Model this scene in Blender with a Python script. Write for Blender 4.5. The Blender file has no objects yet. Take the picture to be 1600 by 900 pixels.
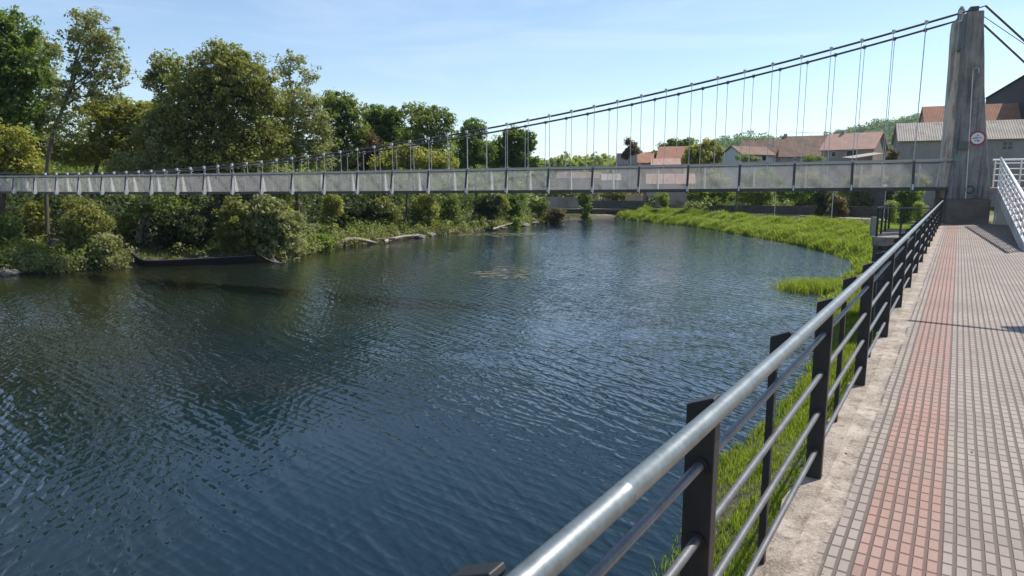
import bpy, math, random
import numpy as np
from mathutils import Vector

SC = bpy.context.scene
COL = SC.collection
rng = np.random.default_rng(7)
random.seed(7)

# ------------------------------------------------------------------ camera frame
F_PX = 1040.0
PITCH = math.atan(162.0 / F_PX)
EYE = np.array([0, 0, 1.6])
A = math.radians(33.588)               # the promenade runs this much to the right of the view direction
_F = np.array([0, math.cos(PITCH), -math.sin(PITCH)])
_U = np.array([0, math.sin(PITCH), math.cos(PITCH)])
def ray(x, y): return _F * F_PX + np.array([x - 800.0, 0, 0]) + _U * (450 - y)
def at(x, y, d):
    r = ray(x, y); return EYE + r * d / r[1]
def atz(x, y, z):
    r = ray(x, y); return EYE + r * (z - 1.6) / r[2]
def walk(X, Y, Z=0.0):
    c, s = math.cos(A), math.sin(A)
    return np.array([c * X + s * Y, -s * X + c * Y, Z])

# ------------------------------------------------------------------ mesh helpers
class MB:
    def __init__(self): self.v = []; self.f = []
    def add(self, vs, fs):
        b = len(self.v); self.v += [tuple(map(float, p)) for p in vs]; self.f += [tuple(i + b for i in f) for f in fs]; return self
    def box(self, x0, x1, y0, y1, z0, z1):
        return self.add([(x0,y0,z0),(x1,y0,z0),(x1,y1,z0),(x0,y1,z0),(x0,y0,z1),(x1,y0,z1),(x1,y1,z1),(x0,y1,z1)],
                        [(0,3,2,1),(4,5,6,7),(0,1,5,4),(1,2,6,5),(2,3,7,6),(3,0,4,7)])
    def hexa(self, lo, hi):
        return self.add(list(lo) + list(hi), [(0,3,2,1),(4,5,6,7),(0,1,5,4),(1,2,6,5),(2,3,7,6),(3,0,4,7)])
    def prism(self, poly, vec):
        n = len(poly); vec = np.array(vec, float)
        top = [np.array(p, float) + vec for p in poly]
        fs = [tuple(range(n))[::-1], tuple(range(n, 2 * n))] + [(i, (i + 1) % n, n + (i + 1) % n, n + i) for i in range(n)]
        return self.add(list(poly) + top, fs)
    def tube(self, pts, radii, n=8, caps=True):
        pts = [np.array(p, float) for p in pts]
        if not hasattr(radii, '__len__'): radii = [radii] * len(pts)
        vs = []; fs = []; ref = None
        for i, p in enumerate(pts):
            t = pts[min(i + 1, len(pts) - 1)] - pts[max(i - 1, 0)]
            t = t / (np.linalg.norm(t) + 1e-9)
            if ref is None: ref = np.array([0, 0, 1.0]) if abs(t[2]) < .9 else np.array([1.0, 0, 0])
            a = np.cross(t, ref); a /= np.linalg.norm(a) + 1e-9; b = np.cross(a, t); ref = b
            for k in range(n):
                q = 2 * math.pi * k / n
                vs.append(p + (a * math.cos(q) + b * math.sin(q)) * radii[i])
        for i in range(len(pts) - 1):
            for k in range(n):
                fs.append((i*n+k, i*n+(k+1)%n, (i+1)*n+(k+1)%n, (i+1)*n+k))
        if caps:
            fs.append(tuple(range(n))); fs.append(tuple(range((len(pts)-1)*n, len(pts)*n))[::-1])
        return self.add(vs, fs)
    def bar(self, p, q, w, h):                      # rectangular bar, w sideways, h upwards
        p = np.array(p, float); q = np.array(q, float); t = (q - p) / np.linalg.norm(q - p)
        up = np.array([0, 0, 1.0]) if abs(t[2]) < .95 else np.array([0, 1.0, 0])
        s = np.cross(t, up); s /= np.linalg.norm(s); u = np.cross(s, t)
        c = lambda o: [o - s*w/2 - u*h/2, o + s*w/2 - u*h/2, o + s*w/2 + u*h/2, o - s*w/2 + u*h/2]
        return self.add(c(p) + c(q), [(0,1,2,3),(7,6,5,4),(0,4,5,1),(1,5,6,2),(2,6,7,3),(3,7,4,0)])
    def build(self, name, mat=None, parent=None, smooth=False, bevel=0):
        me = bpy.data.meshes.new(name); me.from_pydata(self.v, [], self.f); me.update()
        if smooth: me.polygons.foreach_set('use_smooth', [True] * len(me.polygons))
        return link(name, me, mat, parent, bevel)

def link(name, me, mat=None, parent=None, bevel=0):
    o = bpy.data.objects.new(name, me)
    if mat: me.materials.append(mat)
    COL.objects.link(o)
    if parent: o.parent = parent
    if bevel:
        m = o.modifiers.new('bevel', 'BEVEL'); m.width = bevel; m.segments = 2; m.limit_method = 'ANGLE'
    return o
def tag(o, label=None, cat=None, group=None, kind=None):
    if label: o['label'] = label
    if cat: o['category'] = cat
    if group: o['group'] = group
    if kind: o['kind'] = kind
    return o
def empty(name, label, cat, loc=(0, 0, 0), rz=0, group=None):
    o = bpy.data.objects.new(name, None); COL.objects.link(o); o.location = tuple(loc); o.rotation_euler = (0, 0, rz)
    o.empty_display_size = .2
    return tag(o, label, cat, group)
def quads_mesh(name, V, per=4, smooth=False):
    n = len(V) // per; me = bpy.data.meshes.new(name)
    me.vertices.add(len(V)); me.vertices.foreach_set('co', np.asarray(V, np.float32).ravel())
    me.loops.add(n * per); me.loops.foreach_set('vertex_index', np.arange(n * per, dtype=np.int32))
    me.polygons.add(n); me.polygons.foreach_set('loop_start', np.arange(0, n * per, per, dtype=np.int32))
    me.polygons.foreach_set('loop_total', np.full(n, per, np.int32))
    me.update(calc_edges=True); return me

# ------------------------------------------------------------------ materials
class NT:
    def __init__(self, name):
        self.m = bpy.data.materials.new(name); self.m.use_nodes = True; self.t = self.m.node_tree
        self.t.nodes.clear(); self.out = self.t.nodes.new('ShaderNodeOutputMaterial')
    def n(self, typ, **kw):
        nd = self.t.nodes.new('ShaderNode' + typ)
        for k, v in kw.items():
            if k.startswith('i_'):
                key = k[2:]
                for s in nd.inputs:
                    if s.name.replace(' ', '_') == key: nd_in = s; break
                else: raise KeyError(k)
                self.set(nd_in, v)
            else: setattr(nd, k, v)
        return nd
    def set(self, s, v):
        if isinstance(v, bpy.types.NodeSocket): self.t.links.new(v, s)
        else: s.default_value = v
    def math(self, op, a, b=None, c=None, clamp=False):
        nd = self.t.nodes.new('ShaderNodeMath'); nd.operation = op; nd.use_clamp = clamp
        for i, v in enumerate((a, b, c)):
            if v is not None: self.set(nd.inputs[i], v)
        return nd.outputs[0]
    def mix(self, fac, a, b):
        nd = self.t.nodes.new('ShaderNodeMix'); nd.data_type = 'RGBA'
        self.set(nd.inputs[0], fac); self.set(nd.inputs[6], a); self.set(nd.inputs[7], b); return nd.outputs[2]
    def noise(self, scale, detail=4, vec=None, rough=.55, dist=0):
        nd = self.n('TexNoise', i_Scale=scale, i_Detail=detail, i_Roughness=rough, i_Distortion=dist)
        if vec is not None: self.set(nd.inputs['Vector'], vec)
        return nd.outputs[0]
    def ramp(self, fac, *stops):
        nd = self.t.nodes.new('ShaderNodeValToRGB'); self.set(nd.inputs[0], fac); cr = nd.color_ramp
        while len(cr.elements) < len(stops): cr.elements.new(.5)
        for e, (p, c) in zip(cr.elements, stops): e.position = p; e.color = c if len(c) == 4 else (*c, 1)
        return nd.outputs[0]
    def coord(self, which='Object', scale=None, rot=None):
        o = self.n('TexCoord').outputs[which]
        if scale is None and rot is None: return o
        mp = self.n('Mapping', i_Vector=o)
        if scale: mp.inputs['Scale'].default_value = scale
        if rot: mp.inputs['Rotation'].default_value = rot
        return mp.outputs[0]
    def bsdf(self, color, rough=.8, metal=0, height=None, bump=.3, dist=.01, **kw):
        p = self.t.nodes.new('ShaderNodeBsdfPrincipled'); self.set(p.inputs['Base Color'], color)
        self.set(p.inputs['Roughness'], rough); self.set(p.inputs['Metallic'], metal)
        for k, v in kw.items(): self.set(p.inputs[k.replace('_', ' ')], v)
        if height is not None:
            b = self.n('Bump', i_Strength=bump, i_Distance=dist, i_Height=height)
            self.t.links.new(b.outputs[0], p.inputs['Normal'])
        self.t.links.new(p.outputs[0], self.out.inputs[0]); self.p = p; return self.m
def c4(*c): return (*c, 1.0)

def mottled(name, c1, c2, scale=2.0, rough=.85, metal=0, bump=.3, dist=.01, fine=40, c3=None, which='Object', stretch=None):
    t = NT(name); v = t.coord(which, stretch)
    n1 = t.noise(scale, 6, v, .65); n2 = t.noise(fine, 3, v)
    col = t.ramp(n1, (.3, c1), (.7, c2))
    if c3: col = t.mix(t.ramp(t.noise(scale * .37, 5, v, .7), (.52, (0,0,0)), (.62, (1,1,1))), col, c4(*c3))
    col = t.mix(.35, col, t.ramp(n2, (.3, c1), (.7, c2)))
    return t.bsdf(col, rough, metal, t.math('ADD', n1, t.math('MULTIPLY', n2, .5)), bump, dist)

def leaf_mat(name, dark, light, tip=None, transl=.45):
    t = NT(name)
    r = t.n('NewGeometry').outputs['Random Per Island']
    big = t.noise(.35, 3, t.coord('Object'))
    f = t.math('ADD', t.math('MULTIPLY', r, .55), t.math('MULTIPLY', big, .5), clamp=True)
    stops = [(.15, dark), (.75, light)] + ([(.95, tip)] if tip else [])
    col = t.ramp(f, *stops)
    p = t.n('BsdfPrincipled', i_Roughness=.5); t.set(p.inputs['Base Color'], col)
    p.inputs['Specular IOR Level'].default_value = .35
    tr = t.n('BsdfTranslucent'); t.set(tr.inputs[0], t.mix(.5, col, c4(light[0]*1.5, light[1]*1.5, light[2]*.6)))
    ms = t.n('MixShader'); ms.inputs[0].default_value = transl
    t.t.links.new(p.outputs[0], ms.inputs[1]); t.t.links.new(tr.outputs[0], ms.inputs[2])
    t.t.links.new(ms.outputs[0], t.out.inputs[0]); return t.m

M = {}
M['bark'] = mottled('bark', (.05,.04,.03), (.16,.13,.10), 3, stretch=(3,3,.6), bump=.6, dist=.03)
M['bark_pale'] = mottled('bark_pale', (.14,.12,.10), (.34,.30,.25), 3, stretch=(3,3,.6), bump=.6, dist=.03)
M['driftwood'] = mottled('driftwood', (.16,.12,.09), (.42,.35,.28), 2, bump=.7, dist=.03)
M['rock'] = mottled('rock', (.10,.085,.07), (.33,.28,.23), 1.5, bump=.8, dist=.06)
L = {
 'deep':   leaf_mat('leaf_deep_green', (0.056,0.095,0.020), (0.168,0.246,0.050), (0.291,0.347,0.090), .5),
 'mid':    leaf_mat('leaf_mid_green', (0.084,0.112,0.028), (0.235,0.291,0.067), (0.381,0.403,0.134), .5),
 'yellow': leaf_mat('leaf_yellow_green', (0.146,0.151,0.031), (0.381,0.386,0.084), (0.515,0.482,0.168), .5),
 'olive':  leaf_mat('leaf_olive', (.10,.108,.03), (.29,.305,.085), (.42,.40,.14), .48),
 'grey':   leaf_mat('leaf_grey_green', (0.123,0.134,0.056), (0.325,0.342,0.146), (0.493,0.493,0.280), .48),
 'brown':  leaf_mat('leaf_brownish', (.05,.035,.015), (.17,.13,.05), (.3,.22,.1)),
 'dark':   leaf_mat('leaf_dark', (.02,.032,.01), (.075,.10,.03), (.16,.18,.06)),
 'vine':   leaf_mat('leaf_vine', (.10,.15,.02), (.30,.38,.06), (.45,.5,.14), .5),
 'flower': leaf_mat('petal_yellow', (.5,.4,.02), (.75,.62,.05), (.85,.75,.15)),
}
M['grass'] = leaf_mat('reed_blades', (.08,.135,.014), (.31,.385,.05), (.5,.5,.13), .42)
M['grass_wild'] = leaf_mat('wild_grass_blades', (.07,.09,.02), (.2,.2,.07), (.36,.3,.14), .35)

# ------------------------------------------------------------------ camera, world, sun
cam = bpy.data.cameras.new('camera'); co = bpy.data.objects.new('camera', cam); COL.objects.link(co)
co.location = EYE; co.rotation_euler = (math.pi / 2 - PITCH, 0, 0)
cam.sensor_width = 36; cam.lens = 36 * F_PX / 1600; cam.clip_end = 6000; cam.clip_start = .05
SC.camera = co
SUN_AZ, SUN_EL = math.radians(62), math.radians(53)
w = bpy.data.worlds.new('World'); SC.world = w; w.use_nodes = True
bg = w.node_tree.nodes['Background']; sky = w.node_tree.nodes.new('ShaderNodeTexSky')
sky.sky_type = 'NISHITA'; sky.sun_disc = False; sky.sun_elevation = SUN_EL; sky.sun_rotation = SUN_AZ
sky.air_density = 1.0; sky.dust_density = .25; sky.ozone_density = 1.3; sky.altitude = 100
wt_ = w.node_tree; tc = wt_.nodes.new('ShaderNodeTexCoord'); mpp = wt_.nodes.new('ShaderNodeMapping'); mpp.inputs['Scale'].default_value = (1.2, 1.2, 9); mpp.inputs['Rotation'].default_value = (.12, .1, .4)
nz = wt_.nodes.new('ShaderNodeTexNoise'); nz.inputs['Scale'].default_value = 1.6; nz.inputs['Detail'].default_value = 7; nz.inputs['Roughness'].default_value = .62; nz.inputs['Distortion'].default_value = .6
rmp = wt_.nodes.new('ShaderNodeValToRGB'); rmp.color_ramp.elements[0].position = .48; rmp.color_ramp.elements[1].position = .75; rmp.color_ramp.elements[1].color = (.22, .22, .22, 1)
mxx = wt_.nodes.new('ShaderNodeMix'); mxx.data_type = 'RGBA'; mxx.inputs[7].default_value = (7.0, 7.3, 7.8, 1)
wt_.links.new(tc.outputs['Generated'], mpp.inputs[0]); wt_.links.new(mpp.outputs[0], nz.inputs['Vector']); wt_.links.new(nz.outputs[0], rmp.inputs[0]); wt_.links.new(rmp.outputs[0], mxx.inputs[0])
wt_.links.new(sky.outputs[0], mxx.inputs[6]); wt_.links.new(mxx.outputs[2], bg.inputs[0]); bg.inputs[1].default_value = .105
sl = bpy.data.lights.new('sun', 'SUN'); so = bpy.data.objects.new('sun', sl); COL.objects.link(so)
sl.energy = 3.7; sl.angle = math.radians(.53); sl.color = (1, .95, .87)
sd = Vector((math.sin(SUN_AZ) * math.cos(SUN_EL), math.cos(SUN_AZ) * math.cos(SUN_EL), math.sin(SUN_EL)))
so.rotation_euler = sd.to_track_quat('Z', 'Y').to_euler()
SC.view_settings.view_transform = 'Standard'; SC.view_settings.look = 'None'
SC.view_settings.exposure = 0.7; SC.view_settings.gamma = 1
try:
    SC.cycles.max_bounces = 6; SC.cycles.transparent_max_bounces = 8; SC.cycles.diffuse_bounces = 3
    SC.cycles.glossy_bounces = 3; SC.cycles.caustics_reflective = False; SC.cycles.caustics_refractive = False
except Exception: pass

# ------------------------------------------------------------------ river and terrain
WZ = -4.5
left_px = [(0,428),(90,425),(200,418),(300,412),(400,408),(432,408),(470,400),(500,392),(540,386),(620,374),(700,366),(780,358),(840,348),(880,343),(960,341)]
right_px = [(990,344),(1085,354),(1180,370),(1250,383),(1300,395),(1338,408),(1345,424),(1318,438),(1300,450),(1290,462),(1288,480),(1292,500),(1288,550),(1266,600),(1205,672),(1128,735),(1085,850),(1030,960)]
left_b = [(-170,5),(-90,26),(-60,36),(-45,42)] + [tuple(atz(x, y, WZ)[:2]) for x, y in left_px]
right_b = [tuple(atz(x, y, WZ)[:2]) for x, y in right_px] + [(-1.5,3.5),(-6,-4),(-14,-18),(-40,-60)]
poly = np.array(left_b + right_b + [(-200,-60)])
NLEFT = len(left_b)

def river_sd(P):
    """signed distance to the river outline (negative in the water) and whether the left bank is nearest"""
    P = np.asarray(P, float); n = len(poly); best = np.full(len(P), 1e9); idx = np.zeros(len(P), int); ins = np.zeros(len(P), bool)
    for i in range(n):
        a = poly[i]; b = poly[(i + 1) % n]; e = b - a
        t = np.clip(((P - a) @ e) / (e @ e), 0, 1); d = np.hypot(*(P - a - t[:, None] * e).T)
        m = d < best; best[m] = d[m]; idx[m] = i
        c = ((a[1] > P[:, 1]) != (b[1] > P[:, 1])) & (P[:, 0] < (b[0]-a[0]) * (P[:, 1]-a[1]) / (b[1]-a[1] + 1e-12) + a[0])
        ins ^= c
    return np.where(ins, -best, best), idx < NLEFT - 1

def sm(t): t = np.clip(t, 0, 1); return t * t * (3 - 2 * t)
_ph = rng.uniform(0, 6.28, (6, 2)); _fr = rng.uniform(-1, 1, (6, 2))
def wob(x, y, s=1.0):
    r = 0
    for k in range(6): r = r + np.sin(x * _fr[k,0] * s + _ph[k,0]) * np.cos(y * _fr[k,1] * s + _ph[k,1])
    return r / 3
def height(x, y):
    x = np.atleast_1d(np.asarray(x, float)); y = np.atleast_1d(np.asarray(y, float))
    s, left = river_sd(np.stack([x, y], 1))
    hl = WZ + .55 * sm(s / 1.2) + 1.0 * sm((s - 1) / 12) + .5 * sm((s - 14) / 40) + .12 * wob(x, y, 1.3) * sm(s / 3)
    hr = WZ + .45 * sm(s / 1.0) + 1.15 * sm((s - .5) / 7) + 1.6 * sm((s - 16) / 30) + .06 * wob(x, y, 1.3) * sm(s / 3)
    near = (y < 32)
    hr = np.where(near, WZ + .5 * sm(s / .8) + .8 * sm(s / 5), hr)
    b = sm((y - 32) / 12); hr2 = WZ + .45 * sm(s) + 1.15 * sm((s - .5) / 7) + 1.6 * sm((s - 16) / 30)
    hr = np.where(y < 44, hr * (1 - b) + hr2 * b, hr)
    h = np.where(left, hl, hr)
    h = np.where(s < 0, WZ - .1 - 1.5 * sm(-s / 6), h)
    # wooded ridge far behind the village, lower rise further left
    ridge = 78 * np.exp(-((x - 560) / 230) ** 2 - ((y - 900) / 170) ** 2) + 34 * np.exp(-((x - 270) / 80) ** 2 - ((y - 820) / 120) ** 2)
    ridge += 9 * np.exp(-((x - 30) / 90) ** 2 - ((y - 420) / 90) ** 2)
    rise = np.clip((y - 110) / 120, 0, 1) * np.clip((x + 10) / 60, 0, 1) * 3
    return h + ridge + rise
def ground(x, y): return float(height(x, y)[0])

def axis(pts):
    out = []
    for a, b, st in pts: out += list(np.arange(a, b, st))
    return np.array(out)
gx = axis([(-2500,-400,150),(-400,-120,20),(-120,-50,2.5),(-50,60,.8),(60,140,3),(140,500,12),(500,1100,40),(1100,2600,150)])
gy = axis([(-400,-60,40),(-60,-6,4),(-6,60,.8),(60,135,1.2),(135,300,8),(300,1100,20),(1100,3200,150)])
X, Y = np.meshgrid(gx, gy); Hh = height(X.ravel(), Y.ravel())
nx, ny = len(gx), len(gy)
V = np.stack([X.ravel(), Y.ravel(), Hh], 1)
ii = (np.arange(ny - 1)[:, None] * nx + np.arange(nx - 1)[None]).ravel()
me = bpy.data.meshes.new('ground'); me.from_pydata(V.tolist(), [], np.stack([ii, ii+1, ii+1+nx, ii+nx], 1).tolist())
me.polygons.foreach_set('use_smooth', [True] * len(me.polygons))
t = NT('earth_and_grass'); v = t.coord('Object')
n1 = t.noise(.12, 6, v, .6); n2 = t.noise(2.2, 5, v, .7); n3 = t.noise(14, 4, v)
grs = t.ramp(n2, (.3, (.045,.065,.015)), (.55, (.10,.12,.035)), (.75, (.2,.17,.08)))
dry = t.ramp(n3, (.3, (.17,.13,.08)), (.7, (.36,.28,.18)))
col = t.mix(t.ramp(n1, (.48, (0,0,0)), (.6, (1,1,1))), grs, dry)
sep = t.n('SeparateXYZ', i_Vector=t.n('NewGeometry').outputs['Position'])
mud = t.ramp(n3, (.3, (.035,.028,.02)), (.7, (.13,.105,.075)))
zz = t.math('ADD', sep.outputs[2], t.math('MULTIPLY', n2, .8))
col = t.mix(t.ramp(t.math('MULTIPLY', t.math('SUBTRACT', -3.35, zz), 2.0, clamp=True), (0, (0,0,0)), (1, (1,1,1))), col, mud)
M['earth'] = t.bsdf(col, .95, 0, t.math('ADD', n2, n3), .6, .08)
tag(link('ground', me, M['earth']), kind='structure')

# water
t = NT('river_water'); v = t.coord('Object')
rot = t.n('VectorRotate', i_Vector=v, i_Angle=math.radians(-31)); rot.rotation_type = 'Z_AXIS'
def stretched(sx, sy): 
    mp = t.n('Mapping', i_Vector=rot.outputs[0]); mp.inputs['Scale'].default_value = (sx, sy, 1); return mp.outputs[0]
wx = t.n('SeparateXYZ', i_Vector=v); X0, Y0 = wx.outputs[0], wx.outputs[1]
ph = t.noise(.35, 3, v, .5); ph2 = t.noise(1.1, 3, v, .5); hgt = None
for th, wl, am, dd, sc_, of in ((31, .62, .0085, 16, .30, 0), (12, .41, .0050, 12, .5, 7.3), (52, .36, .0046, 12, .45, 3.1), (24, .23, .0024, 9, .9, 5.7), (40, .95, .011, 14, .2, 1.9), (-20, .5, .0035, 12, .4, 9.2)):
    k_ = 2 * math.pi / (wl * .72); am = am * .92
    pp_ = t.math('ADD', t.math('MULTIPLY', X0, k_ * math.cos(math.radians(th))), t.math('MULTIPLY', Y0, k_ * math.sin(math.radians(th))))
    mpw = t.n('Mapping', i_Vector=v); mpw.inputs['Location'].default_value = (of, of * 1.7, of)
    pp_ = t.math('ADD', pp_, t.math('MULTIPLY', t.noise(sc_ * 1.1, 3, mpw.outputs[0], .55), dd))
    sn = t.math('SINE', pp_); sn = t.math('SUBTRACT', t.math('ADD', sn, 0), t.math('MULTIPLY', t.math('COSINE', t.math('MULTIPLY', pp_, 2)), .28))
    amn = t.math('MULTIPLY', t.math('MULTIPLY', t.math('SUBTRACT', t.noise(sc_ * 2.2, 2, mpw.outputs[0], .5), .28, clamp=True), 3.2), am)
    term = t.math('MULTIPLY', sn, amn); hgt = term if hgt is None else t.math('ADD', hgt, term)
w2 = t.noise(1.0, 3, stretched(5.5, 2.2), .55, .6)
patch = t.ramp(t.noise(.045, 4, v, .62), (.34, (.35,.35,.35)), (.62, (1.15,1.15,1.15)))
hgt = t.math('MULTIPLY', t.math('ADD', hgt, t.math('MULTIPLY', w2, .010)), patch)
b = t.n('Bump', i_Strength=1.0, i_Distance=1.0, i_Height=hgt)
p = t.n('BsdfPrincipled', i_Roughness=.05, i_IOR=1.40)
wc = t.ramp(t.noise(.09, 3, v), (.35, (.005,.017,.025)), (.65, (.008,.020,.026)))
tree_refl = t.math('MULTIPLY', t.math('SUBTRACT', t.math('ADD', t.math('MULTIPLY', X0, -1), t.math('MULTIPLY', t.noise(.12, 4, v), 22)), 14), .055, clamp=True)  # olive tint at left: tree reflection painted into the base colour
t.set(p.inputs['Base Color'], t.mix(tree_refl, wc, c4(.013, .0155, .007)))
t.t.links.new(b.outputs[0], p.inputs['Normal']); t.t.links.new(p.outputs[0], t.out.inputs[0]); M['water'] = t.m
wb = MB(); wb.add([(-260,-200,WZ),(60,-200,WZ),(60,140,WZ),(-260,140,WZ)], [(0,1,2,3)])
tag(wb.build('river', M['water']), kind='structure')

# ------------------------------------------------------------------ promenade
PR = -A
def wobj(o): o.rotation_euler = (0, 0, PR); return o
def conc_color(t, v):
    n1 = t.noise(2.6, 8, v, .75); n2 = t.noise(75, 3, v, .7); n3 = t.noise(11, 6, v, .75)
    col = t.ramp(n1, (.36, (.17,.13,.095)), (.5, (.31,.25,.195)), (.62, (.43,.36,.29)))
    col = t.mix(t.ramp(n3, (.5, (0,0,0)), (.64, (.85,.85,.85))), col, c4(.13, .09, .065))
    col = t.mix(t.ramp(n2, (.5, (0,0,0)), (.7, (.65,.65,.65))), col, c4(.52, .46, .39))
    col = t.mix(t.ramp(n2, (.3, (.6,.6,.6)), (.42, (0,0,0))), col, c4(.10, .075, .055))
    return col, t.math('ADD', n3, n2)
t = NT('promenade_concrete'); v = t.coord('Object'); col, hh_ = conc_color(t, v)
M['concrete'] = t.bsdf(col, .95, 0, hh_, .8, .012)
M['concrete_dark'] = mottled('concrete_dark', (.06,.055,.05), (.2,.19,.17), 1.2, bump=.6, dist=.02, c3=(.05,.06,.04))

s = MB()
ys = np.arange(-4, 33.9, .12); edge = -.6 + .012 * np.sin(ys * 5.1) + .01 * np.sin(ys * 13.7 + 1)
lo = []; n = len(ys)
vs = [(e, y, 0) for e, y in zip(edge, ys)] + [(3.2, y, 0) for y in ys] + [(e, y, -.24) for e, y in zip(edge, ys)] + [(3.2, y, -.24) for y in ys]
fs = []
for i in range(n - 1):
    fs += [(i, i+n, i+1+n, i+1), (i+2*n, i+1+2*n, i+1+3*n, i+3*n), (i, i+1, i+1+2*n, i+2*n), (i+n, i+3*n, i+1+3*n, i+1+n)]
fs += [(0, 2*n, 3*n, n), (n-1, 2*n-1, 4*n-1, 3*n-1)]
s.add(vs, fs)
tag(wobj(s.build('pavement', M['concrete'])), kind='structure')

t = NT('studded_tiles'); v = t.coord('Object'); xyz = t.n('SeparateXYZ', i_Vector=v)
X_, Y_ = xyz.outputs[0], xyz.outputs[1]
jit = t.math('MULTIPLY', t.math('SUBTRACT', t.noise(1.6, 2, v), .5), .009)
Xw = t.math('ADD', X_, jit)
tu = t.math('DIVIDE', t.math('ADD', Xw, .2395), .312); ti = t.math('FLOOR', tu); 
wn = t.n('TexWhiteNoise', noise_dimensions='1D'); t.set(wn.inputs['W'], ti)
Yo = t.math('ADD', t.math('ADD', Y_, jit), t.math('MULTIPLY', wn.outputs[0], .02))
u = t.math('MULTIPLY', tu, 6.0); vv = t.math('DIVIDE', Yo, .1035)
tv = t.math('DIVIDE', Yo, .3105); tj = t.math('FLOOR', tv)
fu = t.math('FRACT', u); fv = t.math('FRACT', vv)
def edge_mask(f, lo_, hi_, k):
    a_ = t.math('MULTIPLY', t.math('SUBTRACT', f, lo_), k, clamp=True); b_ = t.math('MULTIPLY', t.math('SUBTRACT', hi_, f), k, clamp=True)
    return t.math('MINIMUM', a_, b_)
pu = edge_mask(fu, .0, .79, 14); pv = edge_mask(fv, .0, .92, 20)
pad = t.math('MULTIPLY', pu, pv)
ftu = t.math('FRACT', tu); ftv = t.math('FRACT', tv)
joint = t.math('MULTIPLY', t.math('GREATER_THAN', ftu, .018), t.math('GREATER_THAN', ftv, .015))
cmb = t.n('CombineXYZ'); t.set(cmb.inputs[0], ti); t.set(cmb.inputs[1], tj)
wt = t.n('TexWhiteNoise', noise_dimensions='3D'); t.set(wt.inputs['Vector'], cmb.outputs[0])
cm2 = t.n('CombineXYZ'); t.set(cm2.inputs[0], t.math('FLOOR', u)); t.set(cm2.inputs[1], t.math('FLOOR', vv))
wp = t.n('TexWhiteNoise', noise_dimensions='3D'); t.set(wp.inputs['Vector'], cm2.outputs[0])
isred = t.math('MULTIPLY', t.math('GREATER_THAN', Xw, -.2395), t.math('LESS_THAN', Xw, .0725))
grey = t.mix(wt.outputs[0], c4(.22,.177,.145), c4(.305,.25,.207))
grey = t.mix(t.math('MULTIPLY', wp.outputs[0], .5), grey, c4(.34,.29,.25))
red = t.mix(wt.outputs[0], c4(.26,.145,.105), c4(.35,.165,.12))
red = t.mix(t.math('MULTIPLY', wp.outputs[0], .45), red, c4(.33,.2,.155))
padc = t.mix(isred, grey, red)
stain = t.noise(1.1, 6, v, .65)
padc = t.mix(t.math('MULTIPLY', t.ramp(stain, (.42, (0,0,0)), (.66, (1,1,1))), .5), padc, c4(.30,.235,.20))
groove = t.mix(isred, c4(.125,.098,.08), c4(.14,.088,.07))
speck = t.noise(220, 2, v)
padc = t.mix(t.ramp(speck, (.45, (0,0,0)), (.7, (.4,.4,.4))), padc, c4(.5,.44,.39))
chip = t.math('GREATER_THAN', wp.outputs[0], .985)
padc = t.mix(t.math('MULTIPLY', chip, .3), padc, c4(.13, .10, .085))
dirt = t.ramp(t.noise(.45, 7, v, .7), (.45, (0,0,0)), (.62, (1,1,1)))
padc = t.mix(t.math('MULTIPLY', dirt, .45), padc, c4(.2, .155, .125))
col = t.mix(pad, groove, padc)
col = t.mix(joint, c4(.07,.055,.042), col)
cc_, ch_ = conc_color(t, v)
smear = t.math('ADD', Xw, t.math('MULTIPLY', t.noise(2.2, 5, v, .7), .22))
smear = t.ramp(t.math('MULTIPLY', t.math('SUBTRACT', t.math('ADD', smear, t.math('MULTIPLY', t.math('FRACT', u), .006)), -.262), 28, clamp=True), (0, (0,0,0)), (1, (1,1,1)))
col = t.mix(smear, cc_, col)
hgt = t.math('ADD', t.math('MULTIPLY', t.math('MULTIPLY', t.math('MULTIPLY', pad, joint), smear), 1.0), t.math('MULTIPLY', speck, .12))
M['tiles'] = t.bsdf(col, .85, 0, hgt, 1.0, .005)
s = MB(); y = -4.0
while y < 33.6:
    e = -.47
    y1 = y + .1035
    s.add([(e, y, .005), (3.19, y, .005), (3.19, y1, .005), (e, y1, .005)], [(0, 1, 2, 3)]); y = y1
tag(wobj(s.build('pavement_tiles', M['tiles'])), kind='structure')

t = NT('stone_blocks'); v = t.coord('Object')
br = t.n('TexBrick', i_Scale=1.0, i_Mortar_Size=.03, i_Brick_Width=.75, i_Row_Height=.38, i_Color1=c4(.13,.115,.10), i_Color2=c4(.07,.065,.06), i_Mortar=c4(.03,.028,.025))
mp = t.n('Mapping', i_Vector=v); mp.inputs['Rotation'].default_value = (math.pi/2, 0, 0); t.set(br.inputs['Vector'], mp.outputs[0])
n2 = t.noise(5, 6, v, .7)
M['stone'] = t.bsdf(t.mix(.45, br.outputs[0], t.ramp(n2, (.3, (.03,.035,.025)), (.7, (.22,.2,.18)))), .95, 0, t.math('SUBTRACT', n2, br.outputs['Fac']), .8, .04)
o = MB().box(-.5, 3.19, -4, 33.6, -5.2, -.243).build('retaining_wall', M['stone']); wobj(o)
tag(o, 'dark stone retaining wall carrying the tiled promenade above the bank', 'wall')

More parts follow.
